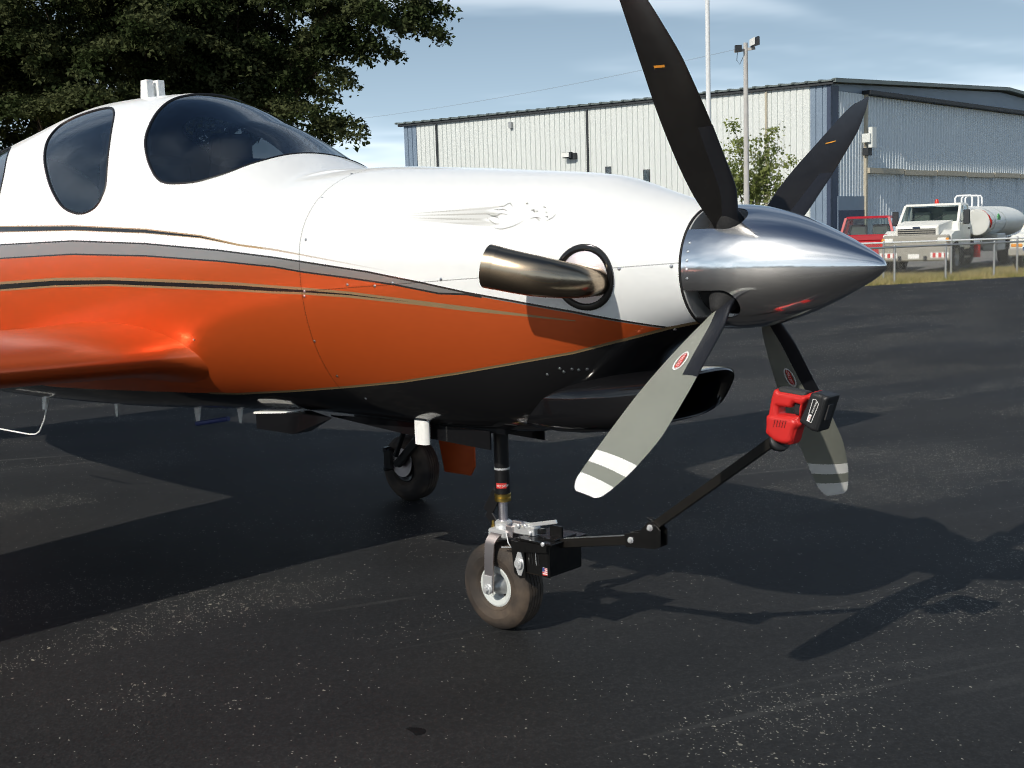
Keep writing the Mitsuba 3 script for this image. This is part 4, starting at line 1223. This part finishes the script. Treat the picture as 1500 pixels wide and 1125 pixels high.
h1 = obj('floodlight', hull([ub_ + ax_ * (.16 + a) - ay_ * (.1 + b) + (0, 0, 8.22 + z) for a, b, z in ((0, 0, 0), (0, 0, .28), (.1, .0, .34), (.28, .05, .42), (.34, .05, .10), (.05, .2, .02), (.05, .2, .26), (.3, .22, .36), (.3, .22, .08))]), 'dark_trim', u)
obj('reflector', hull([ub_ + ax_ * (.08 + a) - ay_ * (.32 + .02 * a) + (0, 0, 8.24 + z) for a, z in ((0, .0), (0, .24), (.2, .34), (.2, .08))] + [ub_ + ax_ * .16 - ay_ * .2 + (0, 0, 8.4)]), 'lamp_glass', h1)
h2 = obj('floodlight', hull([ub_ + ax_ * (-.42 + a) - ay_ * (.05 + b) + (0, 0, 8.10 + z) for a in (0, .24) for b in (0, .18) for z in (0, .22)]), 'dark_trim', u)
obj('loose_wire', tube([ub_ + ax_ * -.3 + (0, 0, 8.1), ub_ + ax_ * -.33 + (0, 0, 7.8), ub_ + ax_ * -.22 + (0, 0, 7.65), ub_ + ax_ * -.1 + (0, 0, 7.9)], .012, 5), 'dark_trim', u)
w0, w1 = ub_ - ax_ * .35 + (0, 0, 8.2), site(-22, 74, 8.6)
t = np.linspace(0, 1, 25)[:, None]
obj('power_wire', tube(w0 + (w1 - w0) * t - np.array([0, 0, 1.3]) * 4 * t * (1 - t) * .6, .006, 5), 'galvanised', label='thin overhead wire running left from the floodlight pole across the sky', cat='wire', smooth=True)

# ------------------------------------------------------------------ chain link fences
def fence(p0, p1, step, h, label, rail='galvanised'):
    K_ = thing('chain_link_fence', label, 'fence')
    p0, p1 = np.array(p0), np.array(p1)
    d = p1 - p0
    L = np.linalg.norm(d)
    d /= L
    n = int(L / step)
    for k in range(n + 1):
        b = p0 + d * step * k
        ps = obj('post', tube([b + (0, 0, -.1), b + (0, 0, h + .03)], .030, 10), 'galvanised', K_, smooth=40)
        obj('cap', lathe(b + (0, 0, h + .03), (0, 0, 1), [(0, .033), (.02, .03), (.035, .012)], 10), 'galvanised', ps)
    obj('top_rail', tube([p0 + (0, 0, h), p0 + d * step * n + (0, 0, h)], .028, 10), rail, K_, smooth=40)
    V, F = [], []
    q = np.cross(d, (0, 0, 1))
    for k in range(int((L + h) / .075)):
        for sg in (1, -1):
            s0 = k * .075 - (0 if sg > 0 else 0)
            a, b = (s0 - h, 0), (s0, h)
            if sg < 0:
                a, b = (s0 - h, h), (s0, 0)
            fa_, fb_ = max(0, (0 - a[0]) / h), min(1, (L - a[0]) / h)
            if fb_ <= fa_:
                continue
            A_ = p0 + d * (a[0] + h * fa_) + np.array([0, 0, a[1] + (b[1] - a[1]) * fa_])
            B_ = p0 + d * (a[0] + h * fb_) + np.array([0, 0, a[1] + (b[1] - a[1]) * fb_])
            i = len(V)
            w = .0016
            up = np.array([0, 0, w])
            V += [A_ - up, A_ + q * w, A_ + up, B_ - up, B_ + q * w, B_ + up]
            F += [(i, i + 1, i + 4), (i, i + 4, i + 3), (i + 1, i + 2, i + 5), (i + 1, i + 5, i + 4), (i + 2, i, i + 3), (i + 2, i + 3, i + 5)]
    obj('wire_mesh', trimesh.Trimesh(np.array(V), np.array(F), process=False), 'galvanised', K_, smooth=False, kind='stuff')


fd = site(13.98, 34.05) - site(10.45, 32.12)
fd /= np.linalg.norm(fd)
f0 = site(10.45, 32.12)
fence(f0 - fd * 1.98 * 2, f0 + fd * 1.98 * 8, 1.98, .965, 'low chain link fence standing in the dry grass, nearer of the two')
e0 = site(13.28, 35.6)
e1 = site(11.11, 35.15)
e_ = (e0 - e1) / np.linalg.norm(e0 - e1)
fence(e0 - e_ * 2.22 * 3, e0 + e_ * 2.22 * 4, 2.22, 1.045, 'second chain link fence with a white top rail, just in front of the trucks', 'pole_white')


# ------------------------------------------------------------------ vehicles
def local(o, h):
    """A vehicle's own frame: forward, to its left, up, from the point under the middle of its front bumper."""
    hd = site(*h) - site(0, 0)
    hd /= np.linalg.norm(hd)
    lf = np.array([-hd[1], hd[0], 0])
    b = site(*o)
    return lambda x, y, z: b + hd * x + lf * y + np.array([0, 0, z])


def pts(f, L):
    return [f(*p) for p in L]


def vbox(f, x0, x1, y0, y1, z0, z1, bev=.03):
    P0 = []
    for x, sx in ((x0, 1), (x1, -1)):
        for y, sy in ((y0, 1), (y1, -1)):
            for z, sz in ((z0, 1), (z1, -1)):
                P0 += [(x + sx * bev, y + sy * bev, z), (x + sx * bev, y, z + sz * bev), (x, y + sy * bev, z + sz * bev)]
    return hull(pts(f, P0))


def vwheel(f, parent, x, y, R, w, sg, rim='galvanised'):
    c = f(x, y, R)
    ax = f(0, 1, 0) - f(0, 0, 0)
    h = w / 2
    wk_ = obj('wheel', ring_mesh(c, ax, [(-h, R * .6), (-h, R * .9), (-h * .8, R), (h * .8, R), (h, R * .9), (h, R * .6)], 36), 'tyre_tread', parent, smooth=35)
    obj('rim', lathe(c, ax * sg, [(-h * .5, R * .6), (h * .85, R * .6), (h * .8, R * .52), (h * .4, R * .45), (h * .5, R * .2), (h * 1.1, R * .16), (h * 1.1, 0)], 28), rim, wk_, smooth=30)
    return wk_


def glass_quad(f, corners, th=.012):
    c = np.array(pts(f, corners))
    n = np.cross(c[1] - c[0], c[2] - c[0])
    n /= np.linalg.norm(n)
    m = trimesh.Trimesh(c, [(0, 1, 2), (0, 2, 3)], process=False)
    return m


# tank truck facing the apron
Q = thing('tank_truck', 'white fuel tank truck with a grey bumper, parked beyond the fence facing the apron', 'tank truck')
f = local((12.60, 36.9), (-.57, -.82))
ch = obj('chassis', cat_([vbox(f, -11.3, -.5, -.42, .42, .55, .80)]), 'dark_trim', Q)
bp = obj('bumper', cat_([vbox(f, -.22, .02, -1.10, 1.10, .42, .86, .04)]), 'bumper_steel', Q)
for y in (-.78, .78):
    bs = obj('bumper_sticker', vbox(f, .02, .028, y - .27, y + .27, .52, .68, .002), 'decal_white', bp, smooth=False)
    for k in range(3):
        obj('stripe', vbox(f, .028, .032, y - .2 + .17 * k, y - .11 + .17 * k, .53, .67, .001), 'decal_red', bs, smooth=False)
pl_ = obj('number_plate', vbox(f, .02, .03, -.17, .17, .50, .64, .002), 'decal_white', bp, smooth=False)
obj('tow_hook', cat_([vbox(f, 0, .1, y - .04, y + .04, .44, .58, .01) for y in (-.42, .36)]), 'dark_trim', bp)
nose = obj('front_end', vbox(f, -.35, -.12, -1.02, 1.02, .86, 1.22, .05), 'bumper_steel', Q)
for y in (-.82, .82):
    hl = obj('headlight', vbox(f, -.13, -.09, y - .14, y + .14, .97, 1.13, .02), 'lamp_glass', Q)
hd_ = obj('hood', hull(pts(f, [(-.30, y, z) for y in (-.66, .66) for z in (.95, 1.50)] + [(-.26, y, 1.42) for y in (-.6, .6)] + [(-1.55, y, z) for y in (-.76, .76) for z in (.95, 1.66)] + [(-.45, y, 1.56) for y in (-.6, .6)])), 'truck_white', Q, smooth=20)
gr = obj('grille', vbox(f, -.27, -.245, -.58, .58, .98, 1.42, .01), 'dark_trim', hd_)
for k in range(6):
    obj('slat', vbox(f, -.245, -.225, -.57, .57, 1.03 + .066 * k, 1.06 + .066 * k, .004), 'bumper_steel', gr)
for y in (-.88, .88):
    obj('fender', cat_([hull(pts(f, [(-.30, y - .18, .92), (-.30, y + .18, .92), (-.34, y - .18, 1.22), (-.34, y + .16, 1.20), (-.75, y - .18, 1.36), (-.75, y + .16, 1.32), (-1.5, y - .18, 1.36), (-1.5, y + .16, 1.32), (-1.55, y - .18, 1.1), (-1.55, y + .16, 1.1), (-.6, y - .18, 1.1), (-.6, y + .18, 1.1)]))]), 'truck_white', Q, smooth=25)
cab = obj('cab', cat_([vbox(f, -2.95, -1.5, -.98, .98, .72, 1.62, .05),
                       hull(pts(f, [(x, y, z) for y in (-.86, .86) for x, z in ((-2.10, 2.20), (-2.85, 2.20))] + [(x, y, 2.13) for y in (-.9, .9) for x in (-2.02, -2.92)])),
                       *[hull(pts(f, [(x0 + a, y, z0) for a in (-.05, .05) for y in (s * .96, s * .88)] + [(x1 + a, y, 2.16) for a in (-.05, .05) for y in (s * .90, s * .82)])) for s in (-1, 1) for x0, x1, z0 in ((-1.60, -2.08, 1.60), (-2.86, -2.86, 1.60), (-2.2, -2.25, 1.6))]]), 'truck_white', Q, smooth=20)
obj('windshield', glass_quad(f, [(-1.60, -.9, 1.63), (-1.60, .9, 1.63), (-2.06, .84, 2.14), (-2.06, -.84, 2.14)]), 'clear_glass', cab, smooth=False)
obj('interior', cat_([vbox(f, -2.9, -2.75, -.85, .85, 1.4, 2.1), vbox(f, -2.7, -2.45, -.7, -.2, 1.5, 1.95), vbox(f, -2.7, -2.45, .2, .7, 1.5, 1.95)]), 'truck_seat', cab)
for s in (-1, 1):
    dw = obj('door_window', glass_quad(f, [(-1.68, s * .955, 1.64), (-2.8, s * .955, 1.64), (-2.8, s * .88, 2.12), (-2.12, s * .88, 2.12)]), 'clear_glass', cab, smooth=False)
    mr = obj('mirror', vbox(f, -1.85, -1.78, s * 1.12 - .10, s * 1.12 + .10, 1.52, 1.98, .02), 'dark_trim', Q)
    obj('mirror_arm', rod(f(-1.8, s * .95, 1.6), f(-1.8, s * 1.1, 1.65), .015, 6), 'dark_trim', mr)
for s in (-1, 1):
    obj('turn_signal', vbox(f, -.13, -.085, s * .98 - .05, s * .98 + .05, 1.0, 1.12, .01), 'decal_orange', Q)
    dr_ = obj('door', vbox(f, -2.80, -1.72, s * .985 - .012, s * .985 + .012, .80, 1.58, .01), 'truck_white', Q)
    obj('handle', vbox(f, -2.72, -2.52, s * 1.0 - .02, s * 1.0 + .02, 1.36, 1.41, .008), 'dark_trim', dr_)
    obj('step', vbox(f, -2.6, -1.75, s * .95 - .12, s * .95 + .12, .45, .50, .01), 'bumper_steel', Q)
    obj('mud_flap', vbox(f, -1.75, -1.72, s * .88 - .2, s * .88 + .2, .3, .8, .005), 'dark_trim', Q)
obj('wiper', cat_([rod(f(-1.62, y, 1.65), f(-1.80, y + .38, 1.84), .012, 6) for y in (-.62, .12)]), 'dark_trim', Q)
obj('grille_emblem', vbox(f, -.25, -.232, -.11, .11, 1.43, 1.48, .004), 'navy_trim', Q)
obj('tank_ladder', cat_([rod(f(-4.1, 1.06, .75), f(-4.1, .72, 2.0), .02, 6), rod(f(-4.45, 1.06, .75), f(-4.45, .72, 2.0), .02, 6)] + [rod(f(-4.1, 1.06 - .057 * k, .8 + .2 * k), f(-4.45, 1.06 - .057 * k, .8 + .2 * k), .016, 6) for k in range(6)]), 'bumper_steel', Q)
obj('pump_cabinet', vbox(f, -7.6, -6.4, .55, 1.06, .55, 1.15, .03), 'tank_white', Q)
obj('beacon', lathe(f(-2.35, .05, 2.20), (0, 0, 1), [(0, .07), (.03, .07), (.12, .055), (.15, .03)], 14), 'beacon_red', Q)
tc, tr = 1.62, .62
rings = []
for x, k in ((-3.30, .02), (-3.31, .6), (-3.36, .86), (-3.46, 1.0), (-11.1, 1.0), (-11.2, .9), (-11.25, .5), (-11.26, .02)):
    a = np.arange(40) * 2 * np.pi / 40
    rings.append([f(x, 1.02 * k * math.cos(t), 1.56 + .58 * k * math.sin(t)) for t in a])
tk = obj('tank', loft(rings, True), 'tank_white', Q, smooth=35)
obj('tank_band', cat_([loft([[f(x + dx, 1.035 * math.cos(t), 1.56 + .595 * math.sin(t)) for t in np.arange(40) * 2 * np.pi / 40] for dx in (-.04, .04)], False) for x in (-4.6, -6.2, -7.8)]), 'tank_white', tk, smooth=True)
obj('red_mark', cat_([tube([f(-5.2 - .05 * j, 1.0 * math.cos(t) + .03, 1.56 + .58 * math.sin(t)) for j, t in enumerate(np.linspace(.75, -.35, 9))], [.03, .05, .03, .045, .03, .05, .04, .03, .02], 6), vbox(f, -4.3, -3.75, 1.02, 1.035, 1.46, 1.50, .002)]), 'decal_red', tk)
obj('green_mark', hull(pts(f, [(x, 1.012, z) for x, z in ((-7.0, 1.72), (-6.7, 1.84), (-6.5, 1.62), (-6.8, 1.48))] + [(x, .98, z) for x, z in ((-7.0, 1.72), (-6.7, 1.84), (-6.5, 1.62), (-6.8, 1.48))])), 'green_decal', tk)
for x in (-6.0, -6.9, -7.4):
    obj('manhole_rail', tube([f(x, -.3, 2.1), f(x, -.3, 2.42), f(x - .05, -.25, 2.50), f(x - .1, .2, 2.50), f(x - .1, .25, 2.42), f(x - .1, .25, 2.1)], .035, 8), 'pole_white', tk, smooth=True)
obj('hose_reel', cat_([lathe(f(-3.14, 1.08, 1.56), f(1, .8, 0) - f(0, 0, 0), [(-.12, .36), (-.10, .42), (.10, .42), (.12, .36), (.10, .1)], 28)]), 'truck_white', Q, smooth=30)
obj('tail_box', cat_([vbox(f, -3.3, -3.0, .75, 1.0, .55, 1.1)]), 'dark_trim', Q)
obj('red_canister', lathe(f(-3.5, 1.05, .42), (0, 0, 1), [(0, .11), (.42, .11), (.48, .05)], 14), 'decal_red', Q)
for s in (-1, 1):
    vwheel(f, Q, -1.08, s * .90, .50, .28, s)
    vwheel(f, Q, -8.6, s * .86, .50, .42, s)
    vwheel(f, Q, -9.8, s * .86, .50, .42, s)


def pickup(key_label, f, mat, cat, group=None, cap=False):
    Pk = thing('pickup_truck', key_label, cat)
    bd_ = obj('body', cat_([vbox(f, -5.3, -.15, -.95, .95, .52, 1.12, .08)]), mat, Pk, smooth=25)
    obj('hood', hull(pts(f, [(-.2, y, 1.05) for y in (-.85, .85)] + [(-.3, y, 1.14) for y in (-.78, .78)] + [(-1.55, y, z) for y in (-.86, .86) for z in (1.05, 1.24)])), mat, Pk, smooth=25)
    cb = obj('cab', cat_([hull(pts(f, [(x, y, z) for y in (-.68, .68) for x, z in ((-2.3, 1.88), (-3.25, 1.88))] + [(x, y, 1.80) for y in (-.74, .74) for x in (-2.18, -3.36)])), vbox(f, -3.5, -1.5, -.92, .92, 1.05, 1.26, .05),
                          *[hull(pts(f, [(x0 + a, y, 1.24) for a in (-.05, .05) for y in (s * .90, s * .82)] + [(x1 + a, y, 1.84) for a in (-.05, .05) for y in (s * .74, s * .66)])) for s in (-1, 1) for x0, x1 in ((-1.6, -2.25), (-3.42, -3.32), (-2.55, -2.6))]]), mat, Pk, smooth=25)
    obj('windshield', glass_quad(f, [(-1.6, -.84, 1.25), (-1.6, .84, 1.25), (-2.22, .7, 1.82), (-2.22, -.7, 1.82)]), 'clear_glass', cb, smooth=False)
    obj('rear_window', glass_quad(f, [(-3.455, -.80, 1.25), (-3.455, .80, 1.25), (-3.345, .68, 1.82), (-3.345, -.68, 1.82)]), 'clear_glass', cb, smooth=False)
    for s in (-1, 1):
        obj('door_window', glass_quad(f, [(-1.7, s * .875, 1.26), (-3.4, s * .875, 1.26), (-3.3, s * .72, 1.82), (-2.3, s * .72, 1.82)]), 'clear_glass', cb, smooth=False)
        hl = obj('headlight', vbox(f, -.17, -.12, s * .72 - .17, s * .72 + .17, .88, 1.04, .02), 'lamp_glass', Pk)
        obj('turn_signal', vbox(f, -.16, -.11, s * .72 - .17, s * .72 + .17, .74, .84, .02), 'decal_orange', Pk)
        obj('tail_light', vbox(f, -5.33, -5.28, s * .84 - .09, s * .84 + .09, .75, 1.05, .01), 'beacon_red', Pk)
        vwheel(f, Pk, -1.0, s * .80, .37, .24, s)
        vwheel(f, Pk, -4.3, s * .80, .37, .24, s)
    obj('interior', cat_([vbox(f, -2.95, -2.7, -.65, -.1, 1.1, 1.6, .05), vbox(f, -2.95, -2.7, .1, .65, 1.1, 1.6, .05)]), 'truck_seat', cb)
    gr = obj('grille', vbox(f, -.17, -.13, -.5, .5, .78, 1.05, .01), 'dark_trim', Pk)
    for k in range(4):
        obj('slat', vbox(f, -.135, -.115, -.49, .49, .81 + .06 * k, .83 + .06 * k, .003), 'bumper_steel', gr)
    obj('bumper', vbox(f, -.15, .05, -.95, .95, .45, .70, .04), 'bumper_steel', Pk)
    obj('rear_bumper', vbox(f, -5.45, -5.28, -.9, .9, .45, .65, .03), 'bumper_steel', Pk)
    obj('bed_wall', cat_([vbox(f, -5.3, -3.5, s * .93 - .05, s * .93 + .05, 1.08, 1.28, .03) for s in (-1, 1)] + [vbox(f, -5.3, -5.2, -.95, .95, 1.08, 1.28, .03)]), mat, Pk)
    return Pk


pickup('red pickup truck seen from behind, parked left of the white tank truck', local((13.6, 43.0), (.45, .89)), 'truck_red', 'pickup truck')
wt = pickup('white pickup truck cut off by the right edge, in front of the tank', local((16.75, 37.4), (-.57, -.82)), 'truck_white', 'pickup truck')
fw = local((16.75, 37.4), (-.57, -.82))
obj('bumper_plate', cat_([vbox(fw, .05, .06, -.5, .1, .62, .74, .002)]), 'decal_blue', wt, smooth=False)


# ------------------------------------------------------------------ trees
def leaf_mesh(pos, size, g, flat=.9):
    """Small folded leaves at the given points, most of them facing up and out."""
    n = len(pos)
    nrm = g.normal(size=(n, 3)) * (1 - .45 * flat) + (0, 0, flat)
    nrm /= np.linalg.norm(nrm, axis=1)[:, None]
    d = np.cross(nrm, g.normal(size=(n, 3)))
    d /= np.linalg.norm(d, axis=1)[:, None]
    d[:, 2] -= .25
    a = np.cross(nrm, d)
    L = (size * g.uniform(.6, 1.25, n))[:, None]
    w = L * .34
    V = np.stack([pos, pos + d * L * .5 + a * w + nrm * w * .3, pos + d * L, pos + d * L * .5 - a * w + nrm * w * .3], 1).reshape(-1, 3)
    i = np.arange(n)[:, None] * 4
    F = np.concatenate([i + (0, 1, 2), i + (0, 2, 3)], 1).reshape(-1, 3)
    return trimesh.Trimesh(V, F, process=False)


def branchy(root, tips, r0, g, mat, parent, bend=.25):
    ms = []
    for t in tips:
        p = np.array([root + (t - root) * k for k in np.linspace(0, 1, 7)])
        p[1:-1] += g.normal(0, bend, (5, 3)) * np.sin(np.linspace(.4, 2.7, 5))[:, None]
        ms.append(tube(p, np.linspace(r0, r0 * .08, 7), 6))
    return obj('limbs', cat_(ms), mat, parent, smooth=True, kind='stuff')


def big_tree(label, base, clumps, per, size, seed, trunk_r=.28):
    g = np.random.default_rng(seed)
    Tk = thing('shade_tree', label, 'tree')
    base = np.array(base)
    fork = base + (0, 0, 2.2)
    obj('trunk', tube([base + (0, 0, -.2), base + (.03, .02, .5), base + (.06, 0, 1.4), fork, fork + (.1, 0, 1.0)], [trunk_r * 1.5, trunk_r * 1.1, trunk_r, trunk_r * .95, trunk_r * .6], 14), 'bark', Tk, smooth=True)
    branchy(fork, [c for c, r in clumps if r[0] > .7], .09, g, 'bark', Tk)
    pos = []
    for c, r in clumps:
        # boughs through the clump, each a drooping spray of twigs with gaps of shade between them
        nb = max(5, int(per * r[0] ** 2 * r[2] ** .5 / 40))
        e = g.normal(size=(nb, 3))
        e /= np.linalg.norm(e, axis=1)[:, None]
        e *= g.uniform(.35, 1.0, (nb, 1)) ** .5
        for q in e:
            rad = g.uniform(.28, .62) * min(1.0, .55 + .35 * r[0])
            out = np.array([q[0], q[1], 0]) / max(np.hypot(q[0], q[1]), 1e-3)
            k = int(g.uniform(300, 460) * (rad / .5) ** 2 * min(1.0, (.14 / size)) ** 0)
            ang, rr_ = g.uniform(0, 2 * np.pi, k), np.sqrt(g.uniform(0, 1, k)) * rad * g.uniform(.75, 1.15, k)
            l = np.column_stack([np.cos(ang) * rr_, np.sin(ang) * rr_, g.normal(0, .07, k)])
            l[:, 2] -= .38 * (l[:, :2] @ out[:2]) + .25 * rr_ ** 2
            pos.append(np.array(c) + q * np.array(r) + l)
    pos = np.concatenate(pos)
    obj('crown', leaf_mesh(pos, size, g), 'leaf_dark', Tk, smooth=False, kind='stuff')
    return len(pos)


g = np.random.default_rng(21)


def crown_clumps(spec):
    return [(site(a, b, z), (r, r, rz)) for a, b, z, r, rz in spec]


cl1 = [(-7.5, 26, 8.5, 2.6, 2.0), (-9.5, 25.5, 6.6, 2.2, 1.5), (-7.2, 24.8, 6.2, 1.8, 1.2), (-5.4, 25.2, 6.4, 1.7, 1.2), (-4.2, 26, 7.6, 1.8, 1.5), (-3.2, 25.2, 6.3, 1.2, .9), (-2.2, 25.5, 6.5, .8, .6), (-5.0, 26, 5.2, 1.1, .8), (-3.9, 25.2, 5.0, .7, .55), (-3.6, 25.2, 4.25, .45, .45), (-4.2, 25.0, 4.3, .5, .4), (-3.35, 25.1, 5.6, .75, .4), (-2.6, 25.1, 5.45, .4, .25),
       (-1.75, 25.2, 5.95, .45, .25), (-6.4, 25, 4.7, 1.0, .8), (-8.2, 24.6, 4.9, 1.3, .9), (-10.2, 25, 4.9, 1.5, 1.0), (-3.45, 25.1, 3.95, .5, .4), (-4.9, 25.6, 4.5, .9, .6), (-6.2, 26.2, 5.6, 1.4, .9), (-1.5, 25.2, 6.35, .5, .3), (-12, 25.5, 6.0, 2.0, 1.6), (-6.5, 27, 10.5, 2.2, 1.5), (-9, 27.5, 9.5, 2.5, 1.8), (-5, 26.5, 9.2, 1.6, 1.2), (-3.2, 26, 8.3, 1.2, .9), (-5.7, 24.9, 4.15, .6, .45), (-2.4, 25.6, 7.4, .8, .5), (-8.9, 27.5, 5.6, 2.2, 1.6), (-5.9, 27.4, 5.2, 1.5, 1.0), (-11.3, 27.5, 4.6, 2.0, 1.4)]
NL = big_tree('large dark green tree overhanging the airplane cabin from behind', site(-7.6, 26.6), crown_clumps(cl1), 560, .105, 5)
cl2 = [(-7.5, 31, 9.5, 2.6, 2.0), (-6, 30.5, 7.0, 2.0, 1.6), (-10, 32, 11, 3.0, 2.2), (-5.2, 31, 9.4, 1.6, 1.2), (-15, 30, 7.5, 3.0, 2.4), (-12.6, 30, 5.4, 2.4, 1.8), (-16, 29, 4.6, 2.2, 1.6), (-13.4, 29.4, 9.0, 2.2, 1.6), (-10.8, 31, 7.5, 2.4, 2.0), (-9.4, 31, 4.6, 2.0, 1.4), (-11, 30, 3.6, 1.6, 1.0)]
NL += big_tree('dark green tree behind the large tree, partly hidden at the left edge', site(-13.2, 30.4), crown_clumps(cl2), 170, .14, 6)

Yg = np.random.default_rng(8)
Ty = thing('young_tree', 'slender young tree with sparse sunlit leaves, in front of the hangar wall', 'tree')
yb = site(9.35, 46.0)
obj('trunk', tube([yb + (0, 0, -.1), yb + (.02, 0, 1.2), yb + (-.05, .03, 2.4), yb + (-.12, 0, 3.4)], [.075, .06, .045, .03], 10), 'twig', Ty, smooth=True)
tips = [site(8.78, 46, 5.55), site(8.45, 46, 4.6), site(10.2, 45.8, 5.3), site(9.7, 46.1, 4.9), site(10.9, 46, 4.1), site(10.6, 45.7, 3.3), site(9.2, 46.4, 4.9), site(8.6, 45.6, 3.8), site(9.9, 46.3, 4.2), site(10.1, 45.7, 3.9), site(9.5, 46, 3.2), site(10.45, 46.3, 4.6)]
ms, pos = [], []
for t in tips:
    r0 = yb + (-.05, .03, Yg.uniform(1.7, 2.6))
    p = np.array([r0 + (t - r0) * k for k in np.linspace(0, 1, 8)])
    p[1:-1] += Yg.normal(0, .08, (6, 3))
    ms.append(tube(p, np.linspace(.026, .005, 8), 6))
    for k in range(3, 8):
        n = int(Yg.integers(50, 90))
        pos.append(p[k] + Yg.normal(0, 1, (n, 3)) * (.17, .17, .12))
obj('limbs', cat_(ms), 'twig', Ty, smooth=True, kind='stuff')
obj('crown', leaf_mesh(np.concatenate(pos), .13, Yg, .5), 'leaf_young', Ty, smooth=False, kind='stuff')

# the line of trees across the airfield, seen only in reflections
g = np.random.default_rng(31)
pos = []
for k in range(250):
    a = -3.3 + 6.28 * k / 250 + g.normal(0, .012)
    c = np.array([math.cos(a), math.sin(a), 0]) * g.uniform(105, 125)
    h = g.uniform(4, 9) if -3.3 < a < .6 else g.uniform(2.5, 5)
    n = 90
    e = g.normal(size=(n, 3))
    e /= np.linalg.norm(e, axis=1)[:, None]
    pos.append(c + (0, 0, h * .5) + e * (3.2, 3.2, h * .5) * g.uniform(.5, 1, (n, 1)))
obj('far_treeline', leaf_mesh(np.concatenate(pos), 1.5, g), 'leaf_dark', smooth=False, label='distant low line of dark trees round the edge of the airfield', cat='treeline', kind='stuff')
